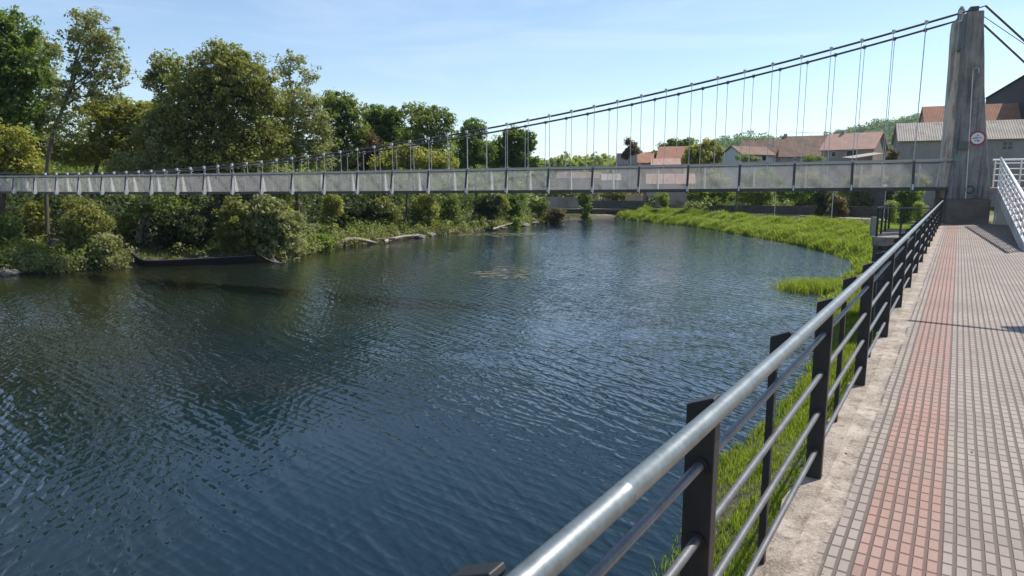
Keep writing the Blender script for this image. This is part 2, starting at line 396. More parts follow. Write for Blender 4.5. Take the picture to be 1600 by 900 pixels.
# railing along the water
M['steel'] = mottled('galvanised_steel', (.14,.16,.163), (.29,.31,.305), 9, .43, .75, .2, .002, 60)
M['steel_bar'] = mottled('weathered_steel', (.09,.09,.095), (.19,.185,.19), 9, .5, .5, .2, .002, 60)
M['black_paint'] = mottled('black_paint', (.010,.010,.011), (.024,.023,.023), 6, .5, 0, .3, .003, 60, c3=(.05,.032,.022))
M['brown_edge'] = mottled('dull_paint', (.05,.045,.045), (.10,.09,.085), 6, .5)
ZF = lambda y: 1 + .058 * math.exp(-max(y - .7, -.5) / 2.6)
rail = empty('metal_railing', 'long black railing with round steel handrail along the promenade edge', 'railing', (0,0,0), PR)
hy_ = [(float(y), .0245) for y in np.linspace(-2.5, 33.0, 120)]
for y_ in (1.12, 7.15, 13.2, 19.2): hy_ += [(y_ - .007, .0245), (y_ - .004, .0255), (y_ + .004, .0255), (y_ + .007, .0245)]
hy_.sort()
MB().tube([(-.485, y, .965 * ZF(y)) for y, _ in hy_], [r for _, r in hy_], 20).build('handrail', M['steel'], rail, True)
for z in (.80, .585, .37, .155):
    MB().tube([(-.532, y, z * ZF(y)) for y in np.linspace(-2.5, 32.9, 120)], .0135, 12).build('bar', M['steel_bar'], rail, True)
def wide_post():
    m = MB(); m.prism([(-.578,-.025,-.02),(-.496,-.025,-.02),(-.496,-.025,.975),(-.506,-.025,.99),(-.578,-.025,.962)][::-1], (0,.05,0))
    for z in (.80, .585, .37, .155): m.tube([(-.532, -.034, z), (-.532, .034, z)], .021, 14)
    return m
def bracket_post():
    m = MB(); m.prism([(-.585,-.02,-.02),(-.556,-.02,-.02),(-.556,-.02,.86),(-.535,-.02,.935),(-.506,-.02,.985),(-.512,-.02,.995),(-.585,-.02,.965)][::-1], (0,.04,0))
    return m
pa = wide_post().build('post', M['black_paint'], rail, bevel=.003); pb = bracket_post().build('post', M['black_paint'], rail, bevel=.003)
pa.location = (0, 1.77, 0); pb.location = (0, .73, 0); pa.scale.z = ZF(1.77); pb.scale.z = ZF(.73)
for k in range(-1, 16):
    for src, y0 in ((pa, 1.77), (pb, .73)):
        y = y0 + 2.06 * k
        if k == 0 or y > 32.9 or y < -2: continue
        c = src.copy(); COL.objects.link(c); c.parent = rail; c.location = (0, y, 0); c.scale = (1, 1, ZF(y))

# street lamp to the right of the view: its arm throws the bar of shadow on the tiles
M['lamp_metal'] = mottled('lamp_metal', (.10,.10,.10), (.18,.18,.18), 5, .5, .4)
lx = walk(-.38 + .29*1.0, 0)  # shadow offset per metre of height worked out from the sun
cot = 1 / math.tan(SUN_EL); off = np.array([-sd.x, -sd.y]) / sd.z
H = 5.0
tip = walk(-.38, 9.05)[:2] - off * H; far = walk(1.9, 8.93)[:2] - off * H
ln = empty('street_lamp', 'grey street lamp with a level arm beside the promenade, out of view', 'street lamp', (far[0], far[1], 0), 0)
MB().tube([(0,0,0),(0,0,.5),(0,0,H+.2)], [.09,.07,.05], 12).build('pole', M['lamp_metal'], ln, True)
dv = tip - far
MB().tube([(0,0,H),(dv[0],dv[1],H)], [.04,.04], 10).build('arm', M['lamp_metal'], ln, True)
q = dv * .5
MB().box(q[0]-.14, q[0]+.14, q[1]-.3, q[1]+.3, H-.16, H-.045).build('lamp_head', M['lamp_metal'], ln, bevel=.03)

# ------------------------------------------------------------------ suspension footbridge
UB = np.array([-.929, .369, 0]); UB /= np.linalg.norm(UB); VB = np.array([.369, .929, 0]); VB /= np.linalg.norm(VB)
OB = np.array([18.58, 27.58, 0]) - VB * .25
BR = math.atan2(UB[1], UB[0])          # local x = out over the river; local y points back to the viewer, so away = -y
def lz(v): return -v                   # local y for a distance v away from the viewer
deckz = lambda s: 1.05 + .43 * ((1 - min(s, 110 - s) / 55.0) ** 1.4 if 0 < s < 110 else 1)
railz = lambda s: deckz(s) + 1.13
_cs = [(-.1,8.5),(.35,8.45),(2.44,7.97),(4.66,7.45),(6.75,6.97),(8.94,6.52),(11.1,6.1),(13.54,5.66),(16.23,5.2),(19.08,4.76),(23.1,4.22),(27.12,3.8),(30.49,3.46),(33.81,3.13),(38.32,2.78),(43,2.52),(48,2.38),(54,2.33)]
_pc = np.polyfit([c[0] for c in _cs], [c[1] for c in _cs], 4)
cabz = lambda s: float(np.polyval(_pc, min(s, 108 - s)))
M['cable'] = mottled('cable_dark', (.05,.05,.055), (.11,.11,.115), 8, .5, .4)
M['hanger'] = mottled('hanger_metal', (.45,.45,.46), (.62,.62,.63), 8, .5, .1)
M['bridge_paint'] = mottled('bridge_paint', (.52,.50,.48), (.72,.71,.69), 3, .55, 0, .2, .004, 30, c3=(.4,.34,.28))
M['bridge_dark'] = mottled('bridge_dark', (.05,.048,.048), (.12,.11,.105), 3, .6, .2)
M['bridge_rail'] = mottled('bridge_rail', (.42,.37,.33), (.62,.56,.51), 3, .6)
M['wire'] = mottled('mesh_wire', (.66,.61,.55), (.82,.77,.70), 3, .7, 0)
br = empty('suspension_footbridge', 'long slender suspension footbridge with mesh sides hanging across the river', 'footbridge', OB, BR)
SL = np.linspace(.45, 108, 80)
NV, FV = .25, 1.95                      # near and far sides
m = MB()
for a_, b_ in zip(SL[:-1], SL[1:]):
    za, zb = deckz(a_), deckz(b_)
    m.hexa([(a_, lz(NV), za-.07), (b_, lz(NV), zb-.07), (b_, lz(FV), zb-.07), (a_, lz(FV), za-.07)], [(a_, lz(NV), za), (b_, lz(NV), zb), (b_, lz(FV), zb), (a_, lz(FV), za)])
m.build('floor', M['concrete_dark'], br)
for vv_ in (NV - .05, FV + .05):
    m = MB()
    for a_, b_ in zip(SL[:-1], SL[1:]): m.bar((a_, lz(vv_), deckz(a_) - .06), (b_, lz(vv_), deckz(b_) - .06), .07, .14)
    m.build('side_beam', M['bridge_dark'], br)
    m = MB()
    for a_, b_ in zip(SL[:-1], SL[1:]): m.bar((a_, lz(vv_), railz(a_)), (b_, lz(vv_), railz(b_)), .09, .07)
    m.build('handrail', M['bridge_rail'], br)
    m = MB()
    for a_, b_ in zip(SL[:-1], SL[1:]): m.bar((a_, lz(vv_), railz(a_) - .10), (b_, lz(vv_), railz(b_) - .10), .03, .03)
    m.build('mesh_rail', M['bridge_dark'], br)
# wire mesh: two families of slanted wires per side
def wire_mesh(v0):
    m = []; P_ = .075; H_ = 1.0
    for fam, dv_ in ((1, 0), (-1, .006)):
        for s_ in np.arange(.5, 75, P_):
            s2 = s_ + fam * H_
            if s2 < .5 or s2 > 75: continue
            a_ = np.array([s_, lz(v0 + dv_), deckz(s_) + .02]); b_ = np.array([s2, lz(v0 + dv_), deckz(s2) + 1.01])
            d_ = (b_ - a_) / np.linalg.norm(b_ - a_); nrm = np.cross(d_, [0,1,0]) * .005; th = np.array([0,.005,0])
            c = [a_-nrm, a_+th, a_+nrm, b_-nrm, b_+th, b_+nrm, a_-th, b_-th]
            for q4 in ((0,1,4,3),(1,2,5,4),(2,6,7,5),(6,0,3,7)): m += [c[i] for i in q4]
    return quads_mesh('wire_mesh', np.array(m))
link('mesh_panel', wire_mesh(NV - .02), M['wire'], br); link('mesh_panel', wire_mesh(FV + .02), M['wire'], br)
for v0, sgn in ((NV, -1), (FV, 1)):
    pts = [(s_, lz(v0), cabz(s_)) for s_ in np.linspace(-.05, 108, 90)]
    end = (-7.2, lz(v0 + sgn * .1), 1.2)
    MB().tube([end] + pts, .045, 8).build('main_cable', M['cable'], br, True)
MB().tube([(0, lz(NV + .12), 8.2), (-7.0, lz(NV + .1), 2.6)], .014, 6).build('stay_wire', M['cable'], br, True)
# posts (tapered brackets) and hangers
def bpost(sgn):
    m = MB(); a_ = sgn
    m.prism([(-.045, 0, -.16), (-.045, -a_*.30, -.16), (-.045, -a_*.30, -.06), (-.045, -a_*.07, 1.08), (-.045, 0, 1.08)], (.07, 0, 0)); return m
def bshade_strip():  # added dark strip: shade on the post's near edge, put in as colour
    return MB().hexa([(-.06,.295,-.17),(.045,.295,-.17),(.045,.315,-.17),(-.06,.315,-.17)], [(-.06,.07,1.09),(.045,.07,1.09),(.045,.09,1.09),(-.06,.09,1.09)])
proto = {}
for i in range(0, 27):
    s_ = 1.95 + 2.285 * i
    for v0, sgn in ((NV - .09, -1), (FV + .09, 1)):
        if sgn in proto:
            o = proto[sgn].copy(); COL.objects.link(o); o.parent = br
            for ch in proto[sgn].children: q = ch.copy(); COL.objects.link(q); q.parent = o
        else:
            o = bpost(sgn).build('post', M['bridge_paint'], br); proto[sgn] = o
            if sgn < 0: bshade_strip().build('shade_strip', M['bridge_dark'], o)
        o.location = (s_ - (.55 if sgn > 0 else 0), lz(v0), deckz(s_))
hi = 0
for j in range(-1, 48):
    for v0 in (NV, FV):
        s_ = 1.95 + 1.1425 * j - (.3 if v0 == FV else 0)
        if hi >= 100: continue
        hi += 1; vo = -.06 if v0 == NV else .06; z0 = deckz(s_); hh_ = cabz(s_) - z0
        m = MB().tube([(0,0,0),(0,0,hh_-.03)], .0135, 6)
        m.box(-.06, .06, -vo-.055, -vo+.055, hh_-.06, hh_+.085)
        m.box(-.05, .05, -.035, .035, 1.13-.03, 1.13+.06)
        o = m.build('hanger', M['hanger'], br); o.location = (s_, lz(v0 + vo), z0)

# pylon
t = NT('pylon_concrete'); v = t.coord('Object')
n1 = t.noise(1.3, 7, v, .7); n2 = t.noise(25, 4, v, .7)
mp = t.n('Mapping', i_Vector=v); mp.inputs['Scale'].default_value = (5, 5, .35); n3 = t.noise(1.4, 6, mp.outputs[0], .7)
col = t.ramp(n1, (.3, (.17,.16,.155)), (.7, (.36,.335,.315)))
col = t.mix(t.ramp(n3, (.46, (0,0,0)), (.66, (.85,.85,.85))), col, c4(.07,.068,.07))
col = t.mix(t.ramp(n2, (.5, (0,0,0)), (.9, (.5,.5,.5))), col, c4(.36,.35,.33))
col = t.mix(t.ramp(t.noise(.8, 5, v, .7), (.58, (0,0,0)), (.7, (.6,.6,.6))), col, c4(.10,.13,.10))
M['pylon'] = t.bsdf(col, .95, 0, t.math('ADD', n1, n2), .8, .03)
M['pylon_sunlit'] = mottled('pylon_sunlit', (.50,.44,.37), (.74,.67,.57), 1.4, .95, 0, .6, .02, 22, stretch=(3,3,.6), c3=(.16,.14,.12))  # far leg concrete lightened and warmed: sunlit look put into its colour
M['plinth'] = mottled('plinth_mossy', (.10,.09,.08), (.27,.24,.21), 1.6, .95, 0, .8, .03, 30, c3=(.16,.13,.10))
py = empty('bridge_pylon', 'tall tapering weathered concrete pylon holding the bridge cables', 'pylon', OB, BR)
prof_r = [(-.80,1.0),(-.78,1.6),(-.62,2.56),(-.44,3.82),(-.25,5.31),(-.13,6.29),(.0,7.75),(.03,8.3)]
prof_l = [(.66,1.0),(.60,1.55),(.54,2.58),(.54,3.85),(.56,5.35),(.58,6.99),(.62,7.92),(.60,8.36)]
def leg(y0, y1, mat):
    n = len(prof_r); vs = []
    for (r, zr), (l, zl) in zip(prof_r, prof_l):
        z = (zr + zl) / 2; ins = .02 * (z - 1)
        vs += [(r, y0 + ins*0, z), (l, y0, z), (l, y1, z), (r, y1, z)]
    fs = [(0,1,2,3), tuple(4*(n-1)+k for k in (3,2,1,0))]
    for i in range(n - 1):
        for k in range(4): fs.append((4*i+k, 4*i+4+k, 4*i+4+(k+1)%4, 4*i+(k+1)%4))
    return MB().add(vs, fs).build('leg', mat, py, bevel=.04)
leg(lz(-.02), lz(.62), M['pylon']); far_leg = leg(lz(1.55), lz(2.2), M['pylon_sunlit']); far_leg.location = (.10, 0, 0)
MB().box(.02, .58, lz(1.54), lz(.63), 7.05, 8.2).build('cross_beam', M['pylon'], py, bevel=.03)
MB().box(-.86, .70, lz(2.3), lz(-.08), -5, 1.0).build('plinth', M['plinth'], py, bevel=.05)
MB().box(.2, .5, lz(.45), lz(.05), 8.34, 8.52).build('cable_saddle', M['cable'], py, bevel=.02)
MB().tube([(.42, lz(1.95), 8.3), (.42, lz(1.95), 8.8), (.42, lz(1.95), 8.95)], [.13,.13,.05], 10).build('cable_saddle', M['pylon'], py)
MB().tube([(.215, .035, 6.1), (.20, .04, 5.6), (.12, .04, 3.6), (.02, .04, 1.02)], .022, 8).build('conduit', M['bridge_paint'], py, True)
MB().tube([(.21, .03, 6.12), (.1, .05, 6.16), (.02, .05, 6.1), (.03, .05, 5.95)], .02, 8).build('conduit_hook', M['hanger'], py, True)
M['plaque_green'] = mottled('plaque_green', (.10,.2,.15), (.17,.28,.22), 5, .5)
M['box_grey'] = mottled('box_grey', (.09,.09,.085), (.16,.155,.145), 5, .6)
MB().box(.34, .54, .02, .05, 2.52, 2.78).build('plaque', M['plaque_green'], py, bevel=.006)
MB().box(.12, .46, .02, .14, 2.98, 3.30).build('junction_box', M['box_grey'], py, bevel=.01)
rm = MB(); rm.tube([( -.09 + .14*math.cos(q), .04, 1.39 + .14*math.sin(q)) for q in np.linspace(0, 2*math.pi, 25)], .022, 6, False); rm.build('iron_ring', M['cable'], py, True)
# round sign, face towards the viewer (+local y)
M['sign_red'] = mottled('sign_red', (.30,.02,.03), (.40,.03,.04), 5, .45)
M['sign_white'] = mottled('sign_white', (.62,.62,.66), (.75,.75,.78), 5, .45)
M['sign_black'] = mottled('sign_black', (.02,.02,.03), (.04,.04,.05), 5, .5)
sg = empty('round_sign', 'round white sign with red ring and small black lettering on the pylon', 'sign', OB, BR)
sx, sz = -.17, 3.42
def disc(r, y0, y1, n=40): return MB().tube([(sx, y0, sz), (sx, y1, sz)], r, n)
disc(.285, .03, .05).build('ring', M['sign_red'], sg); disc(.222, .0495, .055).build('face', M['sign_white'], sg)
m = MB()
def sgbox(x0, x1, z0, z1): m.box(sx - x1, sx - x0, .0555, .058, sz + z0, sz + z1)
sgbox(-.19, .02, -.012, .012); sgbox(.06, .10, -.0, .045); sgbox(.12, .19, .0, .01)
m.prism([(sx+.035,.0555,sz+.09),(sx-.035,.0555,sz+.09),(sx,.0555,sz+.15)], (0,.002,0))
sgbox(-.10,-.07,-.11,-.07); sgbox(-.06,-.03,-.11,-.07); sgbox(0,.07,-.115,-.065)
sgbox(-.09,-.05,.03,.055); sgbox(-.04,0,.03,.055)
m.build('symbols', M['sign_black'], sg)
# weeds and rubble at the foot of the plinth are added later

# stepped ramp with white railings beside the pylon
M['step'] = mottled('step_tiles', (.34,.24,.20), (.52,.42,.37), 2, .85, fine=60)
M['white_paint'] = mottled('white_paint', (.6,.6,.6), (.8,.8,.8), 4, .5)
M['stringer'] = mottled('stringer_paint', (.30,.33,.35), (.48,.51,.53), 1.5, .7, c3=(.25,.23,.2))
M['pale_wall'] = mottled('pale_plaster', (.38,.37,.35), (.55,.53,.5), 1.2, .9)
rp = empty('stepped_ramp', 'stepped ramp with white railings climbing to the footbridge beside the pylon', 'stairs', (0,0,0), PR)
XL = lambda y: 1.42 - .2 * (y - 20) / 13.5
zr = lambda y: max(.0, min(1.46, .06 + 1.4 * (y - 20.5) / 12.0))
NS = 9; m = MB()
for k in range(NS):
    y0 = 20.5 + 12.0 * k / NS; y1 = y0 + 12.0 / NS; z = .06 + 1.4 * (k + 1) / NS
    m.hexa([(XL(y0)+.06,y0,z-.3),(2.7,y0,z-.3),(2.7,y1,z-.3),(XL(y1)+.06,y1,z-.3)], [(XL(y0)+.06,y0,z),(2.7,y0,z),(2.7,y1,z),(XL(y1)+.06,y1,z)])
m.hexa([(XL(32.5)+.06,32.5,1.2),(2.7,32.5,1.2),(2.7,36.0,1.2),(.55,36.0,1.2)], [(XL(32.5)+.06,32.5,1.46),(2.7,32.5,1.46),(2.7,36,1.46),(.55,36,1.46)])
m.build('steps', M['step'], rp)
for xo in (0, 1.4):
    m = MB(); x = lambda y: XL(y) + xo
    m.prism([(x(19.9),19.9,-.0),(x(21.3),21.3,-.0),(x(32.5),32.5,1.12),(x(32.5),32.5,1.52),(x(20.4),20.4,.22),(x(19.9),19.9,.14)], (.06,0,0)); m.build('stringer', M['stringer'], rp)
    m = MB(); m.tube([(x(20)+.03,20,1.06),(x(32.6)+.03,32.6,2.62)], .042, 12); m.build('handrail', M['white_paint'], rp, True)
    for q in (.25,.45,.65,.82):
        MB().tube([(x(20)+.03,20,.1+q),(x(32.6)+.03,32.6,1.48+q*1.12)], .014, 8).build('bar', M['white_paint'], rp, True)
    pr = None
    for y in np.linspace(20.3, 32.5, 12):
        if pr is None: pr = MB().box(-.02,.02,-.04,.04,0,1.0).build('post', M['white_paint'], rp); o = pr
        else: o = pr.copy(); COL.objects.link(o); o.parent = rp
        o.location = (x(y)+.03, y, zr(y)); o.scale = (1,1,(1.0 + .1*(y-20)/12))
m = MB(); m.box(1.26, 1.32, 33.0, 33.1, -.0, 1.2); m.box(1.33, 2.6, 33.02, 33.08, 0, 1.2); m.build('back_panel', M['pale_wall'], rp)
for z in (1.75, 2.0, 2.25, 2.48): MB().tube([(1.15, 35.2, z), (5.5, 36.5, z)], .02, 8).build('landing_bar', M['white_paint'], rp, True)
MB().tube([(1.1, 35.2, 2.62), (5.5, 36.5, 2.66)], .04, 10).build('landing_rail', M['white_paint'], rp, True)
for x in (1.2, 2.1, 2.4, 3.4, 4.4): MB().box(x-.03, x+.03, 35.2+(x-1.15)*.3-.03, 35.2+(x-1.15)*.3+.03, 1.3, 2.62).build('landing_post', M['white_paint'], rp)

# lower landing platform left of the promenade, with its own railing
pc = at(1372, 362, 27.0)
pf = MB().box(-2.5, -.62, 27.6, 33.2, -.62, -.30).build('landing_platform', M['concrete']); wobj(pf)
tag(pf, 'square concrete landing slab between the promenade railing and the river', 'platform')
o = MB().box(-2.45, -.63, 27.65, 33.1, -5.2, -.623).build('stone_abutment', M['stone']); wobj(o)
tag(o, 'dark block-stone abutment wall under the concrete landing slab', 'wall')
pr_ = empty('landing_railing', 'short black post-and-rail fence with pale top on the landing slab', 'railing', (0,0,0), PR)
MB().bar((-2.38,27.8,.75),(-.7,28.4,.75),.06,.05).build('top_rail', M['steel_bar'], pr_)
MB().bar((-2.38,27.8,.75),(-2.38,32.9,.75),.06,.05).build('top_rail', M['steel_bar'], pr_)
o0 = None
for (x, y) in [(-2.38,27.8),(-1.65,28.1),(-.75,28.4),(-2.38,29.5),(-2.38,31.2),(-2.38,32.9)]:
    if o0 is None: o0 = MB().box(-.035,.035,-.035,.035,-.3,.73).build('post', M['black_paint'], pr_); o = o0
    else: o = o0.copy(); COL.objects.link(o); o.parent = pr_
    o.location = (x, y, 0)
for z in (.45, .15): MB().bar((-2.38,27.8,z),(-2.38,32.9,z),.02,.02).build('bar', M['black_paint'], pr_)

# ------------------------------------------------------------------ vegetation
def unit(a): return a / (np.linalg.norm(a, axis=-1, keepdims=True) + 1e-9)
def leaf_quads(P_, N_, size, aspect=1.6, droop=0.0):
    n = len(P_); N_ = unit(N_); ref = unit(rng.normal(size=(n, 3))); T = unit(np.cross(N_, ref))
    if droop: T = unit(T * (1 - droop) + np.array([0, 0, -1.0]) * droop)
    B = unit(np.cross(N_, T)); s_ = (size * .92 * rng.uniform(.5, 1.45, n))[:, None]
    a_ = T * s_ * aspect * .5; b_ = B * s_ * .5
    return np.stack([P_ - a_, P_ - b_ * .9, P_ + a_, P_ + b_ * .9], 1).reshape(-1, 3)
def clump_points(C, R, per):
    n = len(C); d = unit(rng.normal(size=(n, per, 3))); rr = rng.uniform(.25, 1, (n, per, 1)) ** .6
    P_ = C[:, None] + d * rr * R[:, None, None] * np.array([1, 1, .75])
    N_ = d * .6 + rng.normal(size=d.shape) * .6 + np.array([0, 0, .5])
    return P_.reshape(-1, 3), N_.reshape(-1, 3)
def branch(m, p, q, r0, r1, sag=0.0, n=6, sides=6):
    p = np.array(p, float); q = np.array(q, float); Lg = np.linalg.norm(q - p); w = rng.normal(size=3) * Lg * .05
    pts = [p + (q - p) * t_ + w * math.sin(math.pi * t_) + np.array([0, 0, sag * Lg * math.sin(math.pi * t_)]) for t_ in np.linspace(0, 1, n)]
    m.tube(pts, [r0 + (r1 - r0) * t_ for t_ in np.linspace(0, 1, n)], sides); return pts

def tree(name, label, cat, d, foot, lobes, kind='mid', size=.18, per=56, dens=1.1, rc=.75, trunk_r=.25, bark='bark', aspect=1.6, droop=0.0, twigs=.35, group=None, zf=None, extra=None, sink=.3):
    """foot (px,py) gives the direction; the trunk stands on the ground at distance d. lobes: (px, py, rx, ry[, dd]) crown masses."""
    fp = at(foot[0], foot[1], d); gz = ground(fp[0], fp[1]) if zf is None else zf
    base = np.array([fp[0], fp[1], gz])
    root = empty(name, label, cat, base, group=group)
    k = d / F_PX; tm = MB(); C = []; R = []
    lc = []
    for lb in lobes:
        px_, py_, rx, ry = lb[:4]; dd = lb[4] if len(lb) > 4 else rng.uniform(-.35, .35) * rx * k
        lc.append((at(px_, py_, d + dd) - base, rx * k, ry * k))
    cen = np.mean([c for c, _, _ in lc], 0); top = max(c[2] for c, _, _ in lc); low = min(c[2] - rz for c, _, rz in lc)
    fork = np.array([cen[0] * .35, cen[1] * .35, max(.4, low + (top - low) * .15)])
    fork2 = np.array([cen[0] * .8, cen[1] * .8, fork[2] + (top - fork[2]) * .55])
    tp = branch(tm, (0, 0, -sink), fork, trunk_r, trunk_r * .75, n=7, sides=10)
    branch(tm, fork, fork2, trunk_r * .75, trunk_r * .35, n=6, sides=8)
    for c, rx, rz in lc:
        fr = np.clip((c[2] - fork[2]) / (fork2[2] - fork[2] + 1e-6) * .5, 0, 1) * .9; st = fork + (fork2 - fork) * fr
        branch(tm, st, c, trunk_r * .38, trunk_r * .12, .08)
        nC = max(4, int(dens * 9 * (rx * rx * rz) ** (2/3) / rc ** 1.5))
        dd_ = unit(rng.normal(size=(nC, 3))); rr = rng.uniform(.15, 1.08, (nC, 1)) ** .55
        cc = c + dd_ * rr * np.array([rx, rx * .9, rz]); R_ = rc * rng.uniform(.35, 1.25, nC)
        C.append(cc); R.append(R_)
        for q_ in cc[rng.random(nC) < twigs]: branch(tm, c + (q_ - c) * rng.uniform(0, .35), q_, trunk_r * .10, .012, .05, 4, 4)
    C = np.concatenate(C); R = np.concatenate(R)
    P_, N_ = clump_points(C, R, per)
    tm.build('trunk', M[bark], root, True)
    link('crown', quads_mesh('crown', leaf_quads(P_, N_, size, aspect, droop)), L[kind], root)
    return root
def bush(name, label, cat, d, px_, py_, rx, ry, kind='mid', group=None, **kw):
    n = kw.pop('n', 5); lob = []
    c_ = at(px_, py_, d); gz_ = ground(c_[0], c_[1]); gap = (c_[2] - gz_) * F_PX / d
    yy = py_
    while kw.get('full', True) and gap - (yy - py_) > ry * .6:
        yy += ry * .7; lob.append((px_ + rng.normal() * rx * .25, yy, rx * .6, ry * .55, rng.uniform(-.3, .3) * rx * d / F_PX))
    kw.pop('full', None)
    for i in range(n):
        q = rng.uniform(0, 6.28); f = rng.uniform(0, .6)
        lob.append((px_ + math.cos(q) * rx * f, py_ + math.sin(q) * ry * f * .8, rx * .55, ry * .6, rng.uniform(-.6, .6) * rx * d / F_PX))
    kw.setdefault('trunk_r', .08); kw.setdefault('size', .16); kw.setdefault('rc', .5); kw.setdefault('per', 40)
    return tree(name, label, cat, d, (px_, py_), lob, kind, group=group, **kw)

TG = 'trees along the left bank'
T = lambda *a, **k: tree('broadleaf_tree', *a, group=TG, **k)
T('deep green broad tree at the left edge, tallest of the dense crowns there', 'tree', 56, (18,405), [(-30,60,50,50),(15,55,38,40),(40,110,34,40),(0,120,45,50),(-20,180,50,50),(25,175,32,45),(-40,240,45,40)], 'deep', size=.22, trunk_r=.4)
T('bright green rounded tree under the deep green one at the left edge', 'tree', 54, (10,400), [(10,225,38,30),(30,250,30,25),(-15,250,35,30),(55,270,22,18)], 'yellow', trunk_r=.2)
T('slim grey-green tree between the edge tree and the feathery tall one', 'tree', 60, (62,400), [(70,75,22,20),(62,110,22,28),(78,150,24,28),(60,190,26,28),(75,230,28,26)], 'grey', trunk_r=.22)
T('tall feathery tree whose thin open crown shows the sky', 'tree', 53, (78,408), [(140,28,26,18),(128,62,34,22),(165,75,32,24),(185,110,24,22),(140,120,34,22),(108,150,26,24),(165,150,26,16),(100,195,26,22),(150,50,30,22),(125,95,28,22)], 'grey', size=.16, dens=.9, per=30, rc=.6, trunk_r=.17, twigs=.9)
T('yellow-green bushy tree right of the feathery tree, drooping outer twigs', 'tree', 62, (150,400), [(150,180,30,24),(175,175,34,24),(215,185,34,28),(235,180,26,22),(190,205,40,28),(160,230,38,28),(215,235,40,28),(120,240,28,24)], 'yellow', size=.2, trunk_r=.22, twigs=.5)
T('pale olive tree with arching bare branches left of the brown dome', 'tree', 58, (228,395), [(255,200,30,26),(235,210,30,28),(265,250,32,24),(205,255,34,24),(220,262,30,18),(290,262,26,18)], 'grey', size=.17, trunk_r=.3, bark='bark_pale')
T('narrow dark tree standing up behind the brown dome, on its left', 'tree', 74, (262,390), [(258,100,20,22),(245,125,18,16),(268,140,20,24),(250,175,20,24)], 'olive', size=.2, trunk_r=.25, twigs=.6)
T('large brownish olive dome-shaped tree, the widest crown on the bank', 'tree', 60, (335,400), [(350,95,42,26),(310,125,44,34),(385,115,44,30),(345,150,56,40),(290,175,44,36),(405,160,36,32),(330,205,62,40),(270,215,34,30),(395,215,50,36),(310,250,50,24),(380,255,50,22),(390,290,44,26),(420,320,38,26),(330,285,44,24),(440,285,30,24)], 'olive', size=.17, per=54, dens=1.3, rc=.7, trunk_r=.4, twigs=.5)
T('high airy tree topping the skyline just right of the brown dome', 'tree', 78, (455,380), [(455,95,24,14),(440,112,16,14),(478,118,18,14),(458,140,26,18),(450,170,26,20)], 'grey', size=.19, dens=.7, per=28, rc=.7, trunk_r=.26, twigs=.9)
T('soft grey-green tree leaning over the railing line beside the dome', 'tree', 64, (470,392), [(430,180,34,34),(470,170,34,32),(495,205,30,32),(440,225,40,32),(485,240,36,26)], 'grey', size=.16, trunk_r=.28)
T('round green tree right of the airy skyline tree', 'tree', 84, (530,375), [(525,160,26,18),(545,175,24,20),(515,195,28,26),(548,210,26,28),(525,240,32,26)], 'mid', size=.22, trunk_r=.26)
T('dark green tree in the dip of the skyline left of the spiky tree', 'tree', 92, (600,368), [(585,178,22,14),(612,182,24,14),(595,200,30,22),(622,212,26,22),(590,235,32,24)], 'deep', size=.24, trunk_r=.26)
T('spiky topped tree with bare twigs above its crown, highest right of centre-left', 'tree', 88, (665,366), [(650,175,26,13),(685,178,22,14),(668,195,34,20),(700,198,16,20),(650,225,34,24),(690,228,24,22)], 'mid', size=.22, dens=.85, per=36, trunk_r=.3, twigs=1.0)
T('low bright green tree below the spiky tree, touching the bridge rail', 'tree', 82, (640,372), [(625,245,32,20),(660,250,32,18),(695,255,26,16),(600,258,26,14)], 'yellow', size=.2, trunk_r=.16)
T('rust-tinged small tree with sparse leaves left of the spiky tree', 'tree', 86, (580,370), [(575,225,22,20),(590,250,26,18),(560,255,22,14)], 'brown', size=.18, trunk_r=.15, twigs=.8)
T('slender dark tree left of the pair before the open sky', 'tree', 98, (742,358), [(740,200,18,14),(735,220,22,18),(750,240,24,18),(728,250,20,16)], 'deep', size=.24, trunk_r=.22, twigs=.6)
T('round dark tree at the right end of the row, beside the open sky', 'tree', 102, (800,352), [(800,212,22,13),(818,222,20,16),(785,232,24,18),(812,245,26,18),(775,252,22,14),(826,256,12,12)], 'deep', size=.25, trunk_r=.26, twigs=.5)
T('leaning ivy-clad tree on the bank between the barge bow and the brown dome', 'tree', 54, (222,388), [(245,310,26,16),(225,330,16,14),(262,325,22,14)], 'mid', size=.15, trunk_r=.28, bark='bark_pale')

BG_ = 'bushes on the left bank'
B = lambda *a, **k: bush('riverside_bush', *a, group=BG_, **k)
B('bright fern-green bush at the far left edge of the bank', 'bush', 50, 8, 362, 38, 34, 'mid')
B('low olive bush between the left edge and the dark trunk', 'bush', 49, 48, 385, 26, 20, 'olive')
B('tall lime-green bush just left of the dark trunk', 'bush', 55, 58, 335, 24, 32, 'yellow')
B('big rounded bush right of the dark trunk', 'bush', 51, 128, 352, 46, 42, 'olive', n=7)
B('sunlit tangled bush reaching the water left of the barge', 'bush', 49, 165, 380, 28, 24, 'grey')
B('small lime bush in the gap behind the sunlit tangled one', 'bush', 57, 198, 350, 20, 20, 'yellow')
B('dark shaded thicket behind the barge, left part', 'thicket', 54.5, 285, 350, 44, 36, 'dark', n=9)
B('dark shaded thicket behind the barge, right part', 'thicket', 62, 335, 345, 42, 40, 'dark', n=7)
B('large silvery willow bush hanging to the water right of the barge', 'bush', 54.5, 425, 350, 56, 48, 'grey', n=10, droop=.35, aspect=2.6)
B('brown-tinged bush leaning out above the barge stern', 'bush', 54.5, 372, 345, 40, 40, 'olive', n=9)
B('low bright green grassy bush at the water right of the willow bush', 'bush', 62, 500, 378, 20, 12, 'vine')
